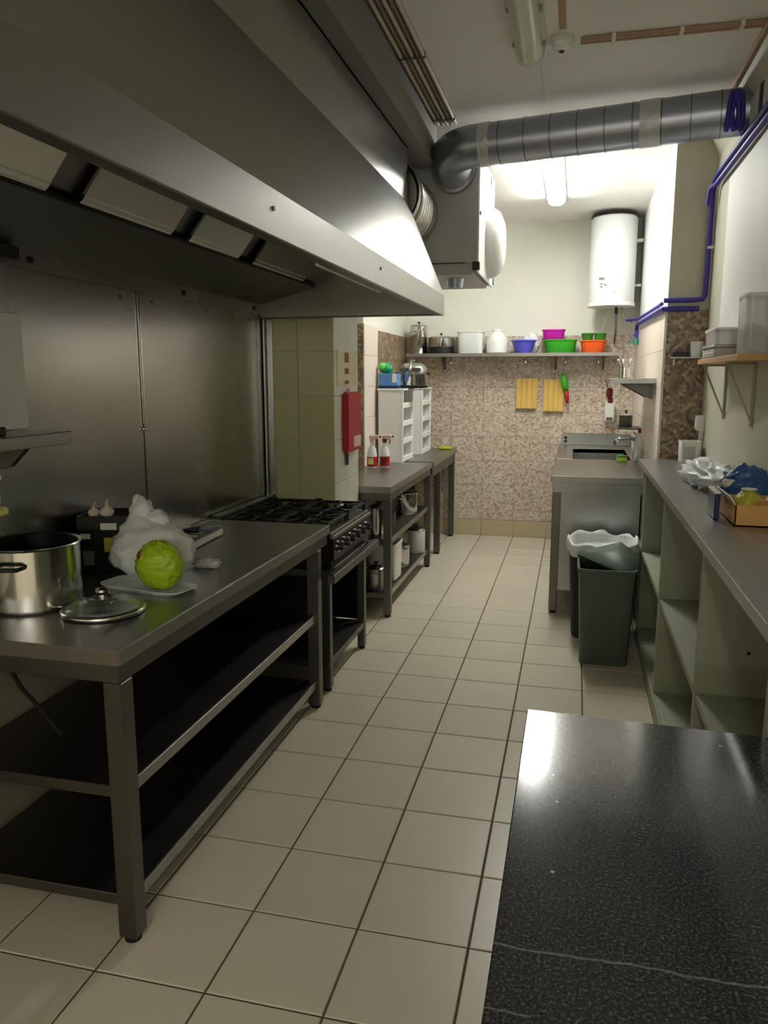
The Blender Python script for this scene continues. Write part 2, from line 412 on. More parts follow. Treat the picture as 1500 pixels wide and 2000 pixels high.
wr = struct('wall_right', B1(XR, XR + .1, YF, 5.408, 0, ZC), olive, 'olive right wall with a white upper panel')
part(wr, 'white_upper_panel', B1(XR - .012, XR + .001, 1.0, 4.90, 1.74, 2.72), whitewall, .002)
struct('wall_front', B1(HX0 - .1, HX1 + .1, HY - .1, HY, 0, ZC), cream)
struct('wall_hall_left', B1(HX0 - .1, HX0, HY, YF, 0, ZC), cream)
struct('wall_hall_right', B1(HX1, HX1 + .1, HY, YF, 0, ZC), cream)
struct('wall_front_left', B1(HX0, XL - .1, YF - .1, YF, 0, ZC), cream)
struct('wall_front_right', B1(XR + .1, HX1, YF - .1, YF, 0, ZC), cream)
struct('floor_hall', B1(HX0 - .1, HX1 + .1, HY - .1, YF - .1, -.12, 0), floor_t)
struct('ceiling_hall', B1(HX0 - .1, HX1 + .1, HY - .1, YF - .1, ZC, ZC + .1), ceil_m)
struct('ceiling_soffit', B1(XL, -.865, .2, 4.86, 2.865, ZC), soffit_m, 'grey boxed soffit above the extractor hood')
bm = BM(); prism(bm, [(XR, 2.96), (XR - .07, ZC), (XR, ZC)], YF, 5.40)
struct('trim_1', bm, olive, 'sloping cornice where the right wall meets the ceiling')

# ------------------------------------------------------------------ lights
def batten(name, label, x, y0, y1, m, wid=.14, dep=.07):
    t = thing(name, label, 'ceiling light', (x, (y0 + y1) / 2, ZC - dep), 'fluorescent ceiling fittings')
    part(t, 'tray', B1(x - wid / 2 - .012, x + wid / 2 + .012, y0 - .01, y1 + .01, ZC - .022, ZC - .001), offwhite, .004)
    bm = BM()
    prof = [(x + wid / 2 * math.cos(a), ZC - .022 - dep * math.sin(a) ** .7) for a in [math.pi * i / 12 for i in range(13)]]
    prism(bm, prof, y0 + .012, y1 - .012)
    part(t, 'diffuser', bm, m, 0, 35)
    for yy in (y0, y1 - .02):
        bm = BM(); pr = [(x + (wid / 2 + .006) * math.cos(a), ZC - .02 - (dep + .005) * math.sin(a) ** .7) for a in [math.pi * i / 12 for i in range(13)]]
        prism(bm, pr, yy, yy + .02); part(t, 'end_cap', bm, offwhite)
    for k in range(5):
        yy = y0 + .1 + k * (y1 - y0 - .2) / 4
        for s in (-1, 1): part(t, 'clip', B1(x + s * (wid / 2 + .006) - .006, x + s * (wid / 2 + .006) + .006, yy - .012, yy + .012, ZC - .04, ZC - .012), steel)
    return t
batten('ceiling_light', 'glowing white tube fitting at the far end of the ceiling', -.215, 5.42, 6.92, lit_rear, .13, .05)
batten('ceiling_light', 'switched-off long tube fitting nearest the top of the picture', -.262, 2.3, 3.86, diffuser, .12, .06)
for x_, y_, lb_ in ((-.2, -1.9, 'lit tube fitting in the hall behind the viewpoint, nearest the kitchen'), (-.2, -4.6, 'lit tube fitting in the hall behind the viewpoint, farthest from the kitchen')):
    batten('ceiling_light', lb_, x_, y_ - .75, y_ + .75, lit_near, .16, .05)
for k in range(6):
    gx = -1.5 + k * .6; gy = -3.4
    t = thing('globe_lamp', 'round pendant lamp in the hall behind the viewpoint, number %s from the left' % ('one', 'two', 'three', 'four', 'five', 'six')[k], 'pendant lamp', (gx, gy, 2.0), 'row of globe lamps in the hall')
    part(t, 'globe', L1([(.0, -.09), (.045, -.078), (.078, -.045), (.09, 0), (.078, .045), (.045, .078), (.02, .088)], (gx, gy, 2.0), 20), lit_globe, 0, 'all')
    part(t, 'cord', C1((gx, gy, 2.088), (gx, gy, ZC), .004, seg=6), rubber)
t = thing('smoke_detector', 'white round smoke detector beside the unlit ceiling light', 'detector', (-.12, 3.80, ZC - .05))
part(t, 'base', L1([(.05, 0), (.055, -.012), (.05, -.022)], (-.12, 3.80, ZC)), offwhite, 0, 40)
part(t, 'head', L1([(.044, -.022), (.04, -.04), (.024, -.052), (.0, -.054)], (-.12, 3.80, ZC)), white_p, 0, 40)
part(t, 'sensor_slot', C1((-.12, 3.80, ZC - .058), (-.12, 3.80, ZC - .05), .012), black)
t = thing('cable_conduit', 'thin brown conduit crossing the ceiling from the smoke detector', 'conduit', (.3, 3.82, ZC - .02))
part(t, 'conduit_run', B1(-.04, .735, 3.80, 3.825, ZC - .018, ZC - .001), conduit_m, .003)
part(t, 'conduit_run', B1(-.04, .735, 3.84, 3.86, ZC - .014, ZC - .001), conduit_m, .003)
for x in (.1, .38, .62): part(t, 'saddle_clip', B1(x - .008, x + .008, 3.79, 3.87, ZC - .022, ZC - .001), offwhite)
solo('corner_conduit', B1(.715, .735, .3, 5.35, ZC - .022, ZC - .001), conduit_m, 'brown conduit along the ceiling beside the right cornice', 'conduit', (.725, 2.8, ZC - .02), .003)
for i, (x, m, lb) in enumerate(((-.848, pipe_w, 'cream pipe along the ceiling, nearest the hood soffit'), (-.822, pipe_b, 'brown pipe along the ceiling next to the pipe nearest the soffit'),
                    (-.796, pipe_w, 'cream pipe along the ceiling, middle of the bundle'), (-.770, pipe_b, 'brown pipe along the ceiling, second from the open ceiling side'), (-.745, pipe_w, 'cream pipe along the ceiling, farthest from the soffit'))):
    tt = thing('ceiling_pipe', lb, 'pipe', (x, 2.6, ZC - .02), 'pipe bundle beside the hood soffit')
    part(tt, 'pipe_run', C1((x, .2, ZC - .012), (x, 4.80, ZC - .012), .0105, seg=12), m, 0, 40)
    for y in (1.4, 2.6, 3.8, 4.7): part(tt, 'pipe_clip', B1(x - .0125, x + .0125, y - .008, y + .008, ZC - .026, ZC), steel_dark)

# ------------------------------------------------------------------ extractor hood
H0, H1 = .25, 4.41
hood = thing('extractor_hood', 'long stainless extractor hood hanging over the cooking line', 'extractor hood', (-1.3, 2.3, 1.965))
th = .012
part(hood, 'front_lip', B1(-.745, -.732, H0, H1, 1.965, 2.078), steel_hood, .002)
part(hood, 'lip_flange', B1(-.775, -.745, H0, H1 - .01, 1.965, 1.972), steel_dark)
bm = BM(); prism(bm, [(-.733, 2.076), (-.945, 2.58), (-.957, 2.575), (-.746, 2.073)], H0, H1); part(hood, 'sloping_front', bm, steel_hood)
part(hood, 'upper_front', B1(-.957, -.945, H0, H1, 2.58, 2.863), steel_hood)
part(hood, 'top_plate', B1(XL + .002, -.945, H0, H1, 2.853, 2.864), steel_dark)
part(hood, 'back_plate', B1(XL + .002, XL + .012, H0, H1, 2.06, 2.853), steel_dark)
for y, nm in ((H0, 'near_end_plate'), (H1 - .01, 'far_end_plate')):
    bm = BM(); prism(bm, [(XL + .002, 1.967), (-.745, 1.967), (-.745, 2.074), (-.955, 2.575), (-.955, 2.853), (XL + .002, 2.853)], y, y + .01)
    part(hood, 'end_plate', bm, steel_hood)
part(hood, 'end_flange', B1(XL + .002, -.745, H1 - .045, H1 - .01, 1.965, 1.972), steel_dark)
bm = BM(); prism(bm, [(XL + .012, 2.062), (-1.50, 2.145), (-1.495, 2.16), (-1.49, 2.145), (-1.49, 2.135), (XL + .012, 2.05)], H0 + .01, H1 - .01)
part(hood, 'grease_gutter', bm, steel_dark)
def slope_pt(s): return (-1.50 + .42 * s, 2.15 + .50 * s)
fy = [(.32, .98), (1.12, 2.03), (2.19, 2.74), (2.88, 3.34), (3.50, 4.20)]
part(hood, 'filter_backing', (lambda bm: (prism(bm, [(-1.51, 2.17), (-1.09, 2.67), (-1.10, 2.68), (-1.52, 2.18)], H0 + .01, H1 - .01), bm)[1])(BM()), steel_dark)
for k, (y0, y1) in enumerate(fy):
    fm = white_p if k < 2 else (greenglass if k == 3 else (steel_mesh if k == 2 else steel_dark))
    bm = BM(); (x0, z0), (x1, z1) = slope_pt(.02), slope_pt(.9)
    n = (-.766, -.643); e = .012
    prism(bm, [(x0, z0), (x1, z1), (x1 - n[0] * -e, z1 - e * .64), (x0 + .01, z0 - .006)], y0, y1)
    f = part(hood, 'filter_panel', bm, fm)
    bm = BM(); prism(bm, [(x0 + .002, z0 - .012), (x0 + .022, z0 + .008), (x0 + .012, z0 + .016), (x0 - .008, z0 - .002)], y0, y1); part(f, 'filter_rim', bm, steel)
lampb = part(hood, 'lamp_batten', B1(-.80, -.778, 2.33, 3.19, 1.972, 1.995), steel, .003)
part(lampb, 'lamp_tube', C1((-.79, 2.36, 1.969), (-.79, 3.16, 1.969), .006, seg=10), white_p, 0, 40)
for y in (2.38, 3.46, 4.30): part(hood, 'bolt', C1((XL + .002, y, 2.02), (XL + .016, y, 2.02), .012, seg=10), black)
part(hood, 'back_rail', B1(XL + .001, XL + .010, H0, H1, 1.985, 2.055), steel_v, .002)
for y, z in ((1.86, 2.31), (2.94, 2.31)): part(hood, 'rivet', C1((-.732 - .0, y, 2.03), (-.729, y, 2.03), .006, seg=8), steel_dark)

part(hood, 'clamp', B1(XL + .01, XL + .05, 2.10, 2.28, 2.0, 2.045), black, .004)
# wall cladding
clad_lb = ('wide stainless sheet on the left wall behind the wall shelf', 'stainless sheet on the left wall behind the range')
for (y0, y1, lb) in ((.3, 3.045, clad_lb[0]), (3.055, 4.352, clad_lb[1])):
    tt = thing('steel_wall_panel', lb, 'wall panel', (XL, (y0 + y1) / 2, .9), 'stainless wall sheets')
    part(tt, 'sheet', B1(XL + .001, XL + .006, y0, y1, .905, 1.984), steel_v)
    for y in (y0 + .12, (y0 + y1) / 2, y1 - .12): part(tt, 'screw', C1((XL + .005, y, 1.95), (XL + .010, y, 1.95), .008, seg=8), chrome)
t = thing('seam_strip', 'thin upright steel strip on the seam of the wall sheets', 'strip', (XL + .01, 3.05, 1.4))
part(t, 'strip_bar', B1(XL + .006, XL + .016, 3.043, 3.057, 1.42, 1.983), chrome, .003)
part(t, 'foot_clip', B1(XL + .006, XL + .022, 3.035, 3.068, 1.395, 1.412), chrome, .003)
t = thing('corner_profile', 'upright steel corner profile between wall sheet and yellow tiles', 'profile', (XL, 4.40, .9))
part(t, 'wall_leaf', B1(XL + .001, XL + .012, 4.355, 4.418, .905, 1.962), steel_v)
part(t, 'pier_leaf', B1(XL + .012, -1.762, 4.408, 4.419, .905, 1.962), steel_v)
part(t, 'bead', C1((XL + .024, 4.398, .905), (XL + .024, 4.398, 1.962), .011, seg=12), steel, 0, 40)

# ------------------------------------------------------------------ ducts and fan box
t = thing('fan_box', 'grey boxed extractor fan hanging beyond the hood, its lamp-lit side coloured white', 'fan unit', (-.95, 5.4, 2.27))
part(t, 'body', B1(-1.35, -.632, 5.0, 5.85, 2.33, 2.99), greybox, .004)
bm = BM(); prism(bm, [(-1.35, 2.33), (-.632, 2.33), (-.665, 2.262), (-1.32, 2.262)], 5.03, 5.83); part(t, 'base_tray', bm, greybox)
sp = part(t, 'side_panel', B1(-.632, -.618, 5.0, 5.85, 2.27, 2.99), whitebox, .003)  # rear lamp's light put into the colour: whiter than the grey body
part(t, 'seam', B1(-1.34, -.70, 4.996, 5.001, 2.328, 2.333), black)
for y, z in ((5.0, 2.31), (5.0, 2.96), (5.84, 2.31), (5.60, 2.95)):
    part(t, 'corner_bracket', B1(-.655, -.612, y - .006, y + .034, z - .025, z + .025), black, .003)
part(t, 'latch', B1(-.64, -.612, 5.03, 5.06, 2.62, 2.64), black); part(t, 'latch', B1(-.64, -.612, 5.5, 5.52, 2.54, 2.56), black)
bm = BM()
for q, (r, xx) in enumerate([]): pass
pr = [(.23, 0), (.23, .03), (.20, .075), (.13, .105), (0, .115)]
lathe(bm, pr); bmesh.ops.rotate(bm, cent=(0, 0, 0), matrix=Matrix.Rotation(R_(90), 3, 'Y'), verts=bm.verts[:])
bmesh.ops.translate(bm, vec=(-.618, 5.56, 2.53), verts=bm.verts[:])
part(t, 'motor_cover', bm, whitebox, 0, 50)
part(t, 'drain_foot', C1((-.80, 5.25, 2.205), (-.80, 5.25, 2.262), .05, .06), galv, 0, 40)
for y in (5.1, 5.75): part(t, 'hanger', C1((-1.0, y, 2.99), (-1.0, y, ZC), .006, seg=8), steel)

t = thing('flexible_duct', 'ribbed silver duct joining hood and fan box', 'duct', (-1.09, 4.7, 2.4))
pts = []; rr = []
for i in range(61):
    y = 4.415 + (4.995 - 4.415) * i / 60; pts.append((-1.085, y, 2.63)); rr.append(.195 + .009 * math.cos(i * math.pi / 3))
part(t, 'ribbed_hose', T1(pts, .2, 32, False, rr), flexsilver, 0, 'all')
for y in (4.50, 4.93):
    bm = BM(); tube(bm, [(-1.085, y - .018, 2.63), (-1.085, y + .018, 2.63)], .212, 32); part(t, 'clamp_ring', bm, steel, 0, 40)

t = thing('spiral_duct', 'round galvanised spiral duct crossing below the ceiling', 'duct', (0, 4.57, 2.8))
A = Vector((-.60, 4.655, 2.915)); Bp = Vector((.80, 4.49, 2.945)); rd = .112
part(t, 'main_pipe', T1([A, Bp], rd, 40), galv, 0, 40)
dv = (Bp - A); n = 10
for k in range(1, n):
    p = A + dv * (k / n); d = dv.normalized()
    part(t, 'lock_seam', T1([p - d * .0025, p + d * .0025], rd + .0025, 40), steel_leg, 0, 40)
for u in (.04, .66):
    p = A + dv * u; d = dv.normalized(); w2 = .03 if u < .1 else .05
    part(t, 'tape_band', T1([p - d * w2, p - d * w2 * .3, p + d * w2 * .2, p + d * w2], rd + .004, 40), tape, 0, 40)
el = [A + Vector((.05, -.006, 0))]
for i in range(11):
    a = R_(9 * i); el.append(Vector((-.62 - .16 * math.sin(a), 4.66 + .16 * (1 - math.cos(a)), 2.915 - .03 * i / 10)))
el.append(Vector((-.78, 4.98, 2.87)))
part(t, 'elbow', T1(el, rd + .002, 40), galv, 0, 40)
part(t, 'collar', T1([(-.78, 4.955, 2.87), (-.78, 4.998, 2.87)], rd + .018, 40), steel, 0, 40)
t = thing('wall_vent', 'grey vent plate with a dark slot high on the right wall', 'vent', (XR - .05, 4.15, 2.85))
part(t, 'plate', B1(XR - .03, XR - .0005, 4.02, 4.34, 2.80, 2.955), greybox, .004)
part(t, 'slot', B1(XR - .034, XR - .028, 4.07, 4.13, 2.815, 2.945), black)
part(t, 'louvre', B1(XR - .036, XR - .028, 4.16, 4.19, 2.815, 2.945), greybox)

# ------------------------------------------------------------------ blue pipes and cord
def pipe(label, pts, r=.014, m=None, clips=()):
    c = Vector(pts[0])
    t = thing('water_pipe', label, 'pipe', c, 'blue water pipes on the right walls')
    part(t, 'pipe_run', T1(pts, r, 12), m or bluepipe, 0, 40)
    for q in clips: part(t, 'pipe_clip', B1(q[0] - .018, q[0] + .018, q[1] - .018, q[1] + .018, q[2] - .008, q[2] + .008), white_p, .002)
    return t
pipe('upper blue pipe running along the right wall into the corner', [(XR - .03, 2.9, 2.790), (XR - .03, 5.20, 2.815), (XR - .03, 5.3, 2.80), (XR - .03, 5.345, 2.74), (XR - .03, 5.36, 2.60), (XR - .03, 5.372, 2.14), (XR - .04, 5.374, 2.112), (.70, 5.376, 2.108), (.56, 5.376, 2.108), (.525, 5.376, 2.108)], .015,
     clips=((XR - .02, 5.36, 2.42),))
pipe('lower blue pipe along the right wall that ends in the corner', [(XR - .03, 2.9, 2.745), (XR - .03, 5.20, 2.765), (XR - .055, 5.27, 2.75), (XR - .06, 5.30, 2.66)], .015)
pipe('blue pipe on the brown mosaic pier that turns back to the boiler', [(XR - .06, 5.376, 2.055), (.56, 5.376, 2.055), (.528, 5.385, 2.055), (.522, 5.45, 2.06), (.522, 7.55, 2.10), (.522, 7.62, 2.06), (.522, 7.62, 1.98)], .016)
pipe('thin violet pipe beside the boiler feed on the rear right wall', [(.526, 5.50, 2.098), (.526, 7.40, 2.142), (.515, 7.5, 2.142), (.48, 7.58, 2.142), (.43, 7.62, 2.142)], .012)
t = thing('stop_valve', 'teal stop valve at the end of the blue pipe below the boiler', 'valve', (.522, 7.62, 1.95))
part(t, 'valve_body', C1((.522, 7.62, 1.92), (.522, 7.62, 1.98), .022, seg=14), teal, 0, 40)
part(t, 'valve_handle', B1(.46, .50, 7.60, 7.64, 1.94, 1.955), teal, .003)
bm = BM()
pts = []
for i in range(60):
    u = i / 59; a = 3.3 + .75 * math.sin(u * 17)
    pts.append((.69 + .03 * math.sin(u * 9) + .03 * u, 4.505 + (rd + .016 + .006 * math.sin(i * 1.1)) * math.cos(a) * 1.0, 2.943 + (rd + .016) * math.sin(a)))
tube(bm, pts, .011, 8)
solo('blue_rope_tangle', bm, bluepipe, 'tangle of dark blue rope on the duct beside the right wall', 'rope', (.68, 4.4, 2.82), 0, 'all')

# ------------------------------------------------------------------ water heater
hx, hy, hr = .285, 7.66, .205
t = thing('water_heater', 'white cylindrical electric boiler high in the far right corner', 'boiler', (hx, hy, 2.27))
part(t, 'tank', L1([(.17, 2.285), (.195, 2.27), (hr, 2.29), (hr, 3.03), (.195, 3.05)], (hx, hy, 0), 48), boiler_m, 0, 30)
part(t, 'bottom_ring', L1([(.19, 2.262), (hr + .006, 2.266), (hr + .006, 2.295), (hr, 2.30)], (hx, hy, 0), 48), white_p, 0, 30)
part(t, 'top_cap', L1([(hr + .003, 3.05), (hr - .005, 3.075), (.15, 3.088), (0, 3.09)], (hx, hy, 0), 48), black, 0, 30)
part(t, 'wall_bracket', B1(hx + .12, .545, 7.70, 7.76, 2.84, 2.87), white_p); part(t, 'wall_bracket', B1(hx + .12, .545, 7.70, 7.76, 2.45, 2.47), white_p)
part(t, 'back_plate', B1(hx - .12, hx + .22, 7.84, 7.938, 2.32, 3.02), steel_dark)
for k, (a, z, ww, hh) in enumerate(((-118, 2.50, .05, .022), (-118, 2.455, .022, .014), (-118, 2.43, .022, .014), (-108, 2.445, .026, .012), (-92, 2.39, .09, .02))):
    ax = R_(a); c_ = Vector((hx + (hr + .001) * math.cos(ax), hy + (hr + .001) * math.sin(ax), z))
    bm = BM(); box(bm, -ww / 2, ww / 2, -.002, .002, -hh / 2, hh / 2)
    bmesh.ops.rotate(bm, cent=(0, 0, 0), matrix=Matrix.Rotation(ax + math.pi / 2, 3, 'Z'), verts=bm.verts[:]); bmesh.ops.translate(bm, vec=c_, verts=bm.verts[:])
    part(t, 'marking', bm, soffit_m if k < 4 else paper)
part(t, 'inlet_stub', C1((hx + .05, hy - .02, 2.20), (hx + .05, hy - .02, 2.275), .014, seg=12), black)
part(t, 'hose', T1([(hx + .05, hy - .02, 2.21), (hx + .055, hy, 2.1), (hx + .06, hy + .1, 2.0), (hx + .06, 7.90, 1.95)], .012, 10), steel, 0, 40)
part(t, 'hose', T1([(hx + .10, hy, 2.275), (hx + .12, hy, 2.16), (hx + .19, hy - .02, 2.13), (.43, 7.62, 2.142)], .009, 10), steel, 0, 40)
part(t, 'cable', T1([(hx, hy, 2.27), (hx - .03, hy + .05, 2.18), (hx - .06, hy + .12, 2.08), (hx - .04, 7.93, 2.04)], .004, 8), white_p, 0, 40)

# ------------------------------------------------------------------ worktables
def worktable(label, x0, x1, y0, y1, ztop, shelves, legs, rails=True, th_=.045, apron=.055, name='worktable', leg=.05):
    t = thing(name, label, 'worktable', ((x0 + x1) / 2, (y0 + y1) / 2, 0), 'stainless worktables on the left')
    part(t, 'tabletop', B1(x0, x1, y0, y1, ztop - th_, ztop), steel, .004, seg=2)
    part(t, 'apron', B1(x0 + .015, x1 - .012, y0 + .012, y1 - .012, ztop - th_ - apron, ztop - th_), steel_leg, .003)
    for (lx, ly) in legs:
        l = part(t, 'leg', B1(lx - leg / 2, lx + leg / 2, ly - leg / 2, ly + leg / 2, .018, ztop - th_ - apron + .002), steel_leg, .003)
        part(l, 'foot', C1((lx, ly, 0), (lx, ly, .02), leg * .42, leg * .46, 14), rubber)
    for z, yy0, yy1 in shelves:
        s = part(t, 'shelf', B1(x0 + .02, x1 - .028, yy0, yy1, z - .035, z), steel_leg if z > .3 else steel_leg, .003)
        part(s, 'front_edge', B1(x1 - .030, x1 - .022, yy0, yy1, z - .037, z + .002), steel, .0015)
    return t
T1X0, T1X1 = XL + .012, -1.163
worktable('long stainless worktable with two undershelves, nearest on the left', T1X0, T1X1, 1.755, 3.62, .90, ((.485, 1.78, 3.45), (.145, 1.78, 3.45)),
          ((T1X1 - .035, 1.795), (T1X1 - .035, 3.465), (T1X0 + .035, 1.795), (T1X0 + .035, 3.465)), leg=.058)
worktable('shorter stainless worktable beyond the range, pans on its shelves', -1.655, -1.165, 4.955, 6.50, .905, ((.535, 4.97, 6.47), (.165, 4.97, 6.47)),
          ((-1.195, 4.99), (-1.195, 6.46), (-1.62, 4.99), (-1.62, 6.46)))
worktable('far worktable without shelves, against the mosaic wall', -1.645, -1.165, 6.56, 7.90, .905, (), ((-1.20, 6.98), (-1.20, 7.82), (-1.61, 6.98), (-1.61, 7.82)), apron=.09, leg=.055)
part_t = None
bm = T1([(-1.70, 1.95, .80), (-1.69, 1.955, .74), (-1.66, 1.97, .66), (-1.60, 1.985, .58), (-1.55, 2.0, .50)], .007, 8)
solo('power_cable', bm, rubber, 'black cable hanging under the near end of the long worktable', 'cable', (-1.62, 1.98, .485), 0, 40)

# ------------------------------------------------------------------ range
SX0, SX1, SY0, SY1 = XL + .014, -1.172, 3.645, 4.395
t = thing('gas_range', 'black gas range on a steel stand beside the long worktable', 'stove', ((SX0 + SX1) / 2, 4.02, 0))
part(t, 'body', B1(SX0, SX1, SY0, SY1, .66, .835), enamel, .005)
part(t, 'hob_plate', B1(SX0, SX1 + .004, SY0, SY1, .835, .850), steel_dark, .003)
part(t, 'back_ledge', B1(SX0, SX0 + .05, SY0, SY1, .85, .915), steel, .003)
part(t, 'control_panel', B1(SX1, SX1 + .012, SY0 + .02, SY1 - .02, .70, .815), enamel, .003)
part(t, 'panel_trim', B1(SX1, SX1 + .018, SY0, SY1, .818, .836), steel, .002)
for k in range(6):
    y = SY0 + .10 + k * .11
    kn = part(t, 'knob', C1((SX1 + .012, y, .765), (SX1 + .042, y, .765), .024, .020, 16), black, 0, 40)
    part(kn, 'knob_ring', C1((SX1 + .011, y, .765), (SX1 + .018, y, .765), .030, seg=16), chrome, 0, 40)
for i in range(2):
    for j in range(2):
        cx = SX0 + .20 + i * .29; cy = SY0 + .19 + j * .37
        br = part(t, 'burner', L1([(.06, .85), (.062, .868), (.045, .874), (.045, .882), (.0, .884)], (cx, cy, 0), 20), iron, 0, 40)
        g = BM(); h = .90; a, b_ = .135, .175
        for (p0, p1) in (((-a, -b_), (a, -b_)), ((-a, b_), (a, b_)), ((-a, -b_), (-a, b_)), ((a, -b_), (a, b_)), ((-a, 0), (-.035, 0)), ((.035, 0), (a, 0)), ((0, -b_), (0, -.045)), ((0, .045), (0, b_)), ((-a, -b_), (-.05, -.05)), ((a, b_), (.05, .05)), ((-a, b_), (-.05, .05)), ((a, -b_), (.05, -.05))):
            tube(g, [(cx + p0[0], cy + p0[1], h - .012), (cx + p1[0], cy + p1[1], h - .010)], .009, 6)
        for sx in (-a, a):
            for sy in (-b_, b_): cyl(g, (cx + sx, cy + sy, .85), (cx + sx, cy + sy, h + .006), .011, seg=8)
        for (sx, sy) in ((-a, 0), (a, 0), (0, -b_), (0, b_)): cyl(g, (cx + sx * .55, cy + sy * .55, h - .02), (cx + sx * .55, cy + sy * .55, h + .012), .008, seg=6)
        part(t, 'pan_grate', g, iron)
part(t, 'stand_frame', B1(SX0, SX1 + .002, SY0, SY1, .615, .66), steel_leg, .004)
rail = BM(); box(rail, SX1 + .030, SX1 + .066, 3.50, SY1, .625, .672); box(rail, SX1, SX1 + .031, SY1 - .06, SY1 - .02, .63, .665); box(rail, SX1, SX1 + .031, SY0 + .01, SY0 + .05, .63, .665)
part(t, 'front_rail', rail, steel_leg, .004, label='grey square rail along the front of the range')
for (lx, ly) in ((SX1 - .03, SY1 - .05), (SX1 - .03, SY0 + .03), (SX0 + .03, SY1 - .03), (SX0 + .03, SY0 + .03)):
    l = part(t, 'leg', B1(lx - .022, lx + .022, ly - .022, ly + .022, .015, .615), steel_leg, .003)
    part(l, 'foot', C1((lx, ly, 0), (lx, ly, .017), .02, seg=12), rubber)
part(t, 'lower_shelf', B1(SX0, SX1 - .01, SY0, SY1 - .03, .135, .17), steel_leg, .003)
part(t, 'back_panel', B1(SX0, SX0 + .01, SY0, SY1, .17, .615), enamel)
for y_ in (SY0 + .002, SY1 - .012): part(t, 'side_panel', B1(SX0 + .01, SX1 - .06, y_, y_ + .01, .17, .615), enamel)

# ------------------------------------------------------------------ things on the long worktable
px, py, pr_ = -1.680, 2.095, .146
t = thing('stockpot', 'tall polished steel stockpot at the left edge of the long worktable', 'pot', (px, py, .90))
part(t, 'pot_wall', L1([(.0, .903), (pr_ - .008, .901), (pr_, .91), (pr_, 1.098), (pr_ + .006, 1.103), (pr_ + .004, 1.107), (pr_ - .006, 1.103), (pr_ - .006, .915), (0, .912)], (px, py, 0), 56), chrome, 0, 40)
for s in (1, -1):
    a = R_(-80 if s > 0 else 100); d = Vector((math.cos(a), math.sin(a), 0)); n_ = Vector((-d.y, d.x, 0)); c0 = Vector((px, py, 1.055))
    if s < 0: continue
    part(t, 'handle', T1([c0 + d * (pr_ - .002) - n_ * .05, c0 + d * (pr_ + .035) - n_ * .045, c0 + d * (pr_ + .04), c0 + d * (pr_ + .035) + n_ * .045, c0 + d * (pr_ - .002) + n_ * .05], .007, 8), black, 0, 'all')

bx, by = -1.695, 2.60
t = thing('grocery_carton', 'black printed carton behind the stockpot on the long worktable', 'carton', (bx, by, .90), rotz=R_(15))
W2, D2, Hh = .118, .10, .215
part(t, 'carton_wall', B1(-W2, W2, -D2, -D2 + .006, 0, Hh), black, local=True); part(t, 'carton_wall', B1(-W2, W2, D2 - .006, D2, 0, Hh), black, local=True)
part(t, 'carton_wall', B1(-W2, -W2 + .006, -D2, D2, 0, Hh), black, local=True); part(t, 'carton_wall', B1(W2 - .006, W2, -D2, D2, 0, Hh), black, local=True)
part(t, 'carton_floor', B1(-W2, W2, -D2, D2, 0, .006), black, local=True); part(t, 'inner_fill', B1(-W2 + .01, W2 - .01, -D2 + .01, D2 - .01, .02, Hh - .012), rubber, local=True)
for (a, b_, z0, z1, m_) in ((-.03, .03, .165, .19, paper), (-.02, .045, .08, .135, yellowgreen), (-.10, -.06, .03, .085, soffit_m), (-.105, -.07, .13, .15, paper)):
    part(t, 'print_patch', B1(a, b_, -D2 - .0015, -D2, z0, z1), m_, local=True)
part(t, 'print_patch', B1(W2, W2 + .0015, -.02, -.008, .07, .19), paper, local=True); part(t, 'print_patch', B1(W2, W2 + .0015, .03, .06, .12, .18), yellowgreen, local=True)
for k, (dx, dy, r, lb) in enumerate(((-.02, -.05, .027, 'larger garlic bulb on top of the black carton'), (-.07, -.045, .022, 'smaller garlic bulb on top of the black carton'))):
    ca = math.cos(R_(15)); sa = math.sin(R_(15)); gx, gy = bx + dx * ca - dy * sa, by + dx * sa + dy * ca
    z0 = .90 + Hh - .012
    tt = thing('garlic_bulb', lb, 'garlic', (gx, gy, z0), 'garlic on the carton')
    bm = BM(); R0 = lathe(bm, [(.3 * r, 0), (.85 * r, .35 * r), (r, .85 * r), (.75 * r, 1.3 * r), (.25 * r, 1.65 * r), (.16 * r, 2.1 * r)], (gx, gy, z0), 24)
    for ring in R0:
        for i, v in enumerate(ring):
            q = 1 + .06 * math.cos(i / 24 * 2 * math.pi * 7); v.co.x = gx + (v.co.x - gx) * q; v.co.y = gy + (v.co.y - gy) * q
    part(tt, 'bulb', bm, garlic_m, 0, 'all'); part(tt, 'neck', C1((gx, gy, z0 + 2 * r), (gx + .01, gy - .004, z0 + 2.6 * r), .14 * r, .1 * r, 8), garlic_m)

solo('plastic_tray', (lambda bm: (lathe(bm, [(.88, .9), (1, .912), (1.0, .915), (.86, .906)], (-1.42, 2.345, 0), 32, (6, .175, .075), R_(-11)), bm)[1])(BM()), bagfilm, 'flat white plastic tray under the bag on the long worktable', 'tray', (-1.42, 2.365, .90), 0, 40)
t = thing('carrier_bag', 'knotted white translucent carrier bag on the long worktable', 'plastic bag', (-1.455, 2.44, .915))
bm = BM(); blob(bm, (-1.455, 2.44, 1.01), (.160, .095, .105), .16, 3, 3.2, 40, 26, .916, peaks=(((-.25, .2, .95), .55, .38),)); part(t, 'bag_body', bm, bagfilm, 0, 'all')
bm = BM(); blob(bm, (-1.50, 2.46, 1.135), (.045, .035, .07), .28, 8, 3, 20, 14); part(t, 'knot_ear', bm, bagfilm, 0, 'all')
bm = BM(); blob(bm, (-1.44, 2.45, 1.115), (.05, .03, .045), .28, 5, 3, 20, 14); part(t, 'knot_ear', bm, bagfilm, 0, 'all')
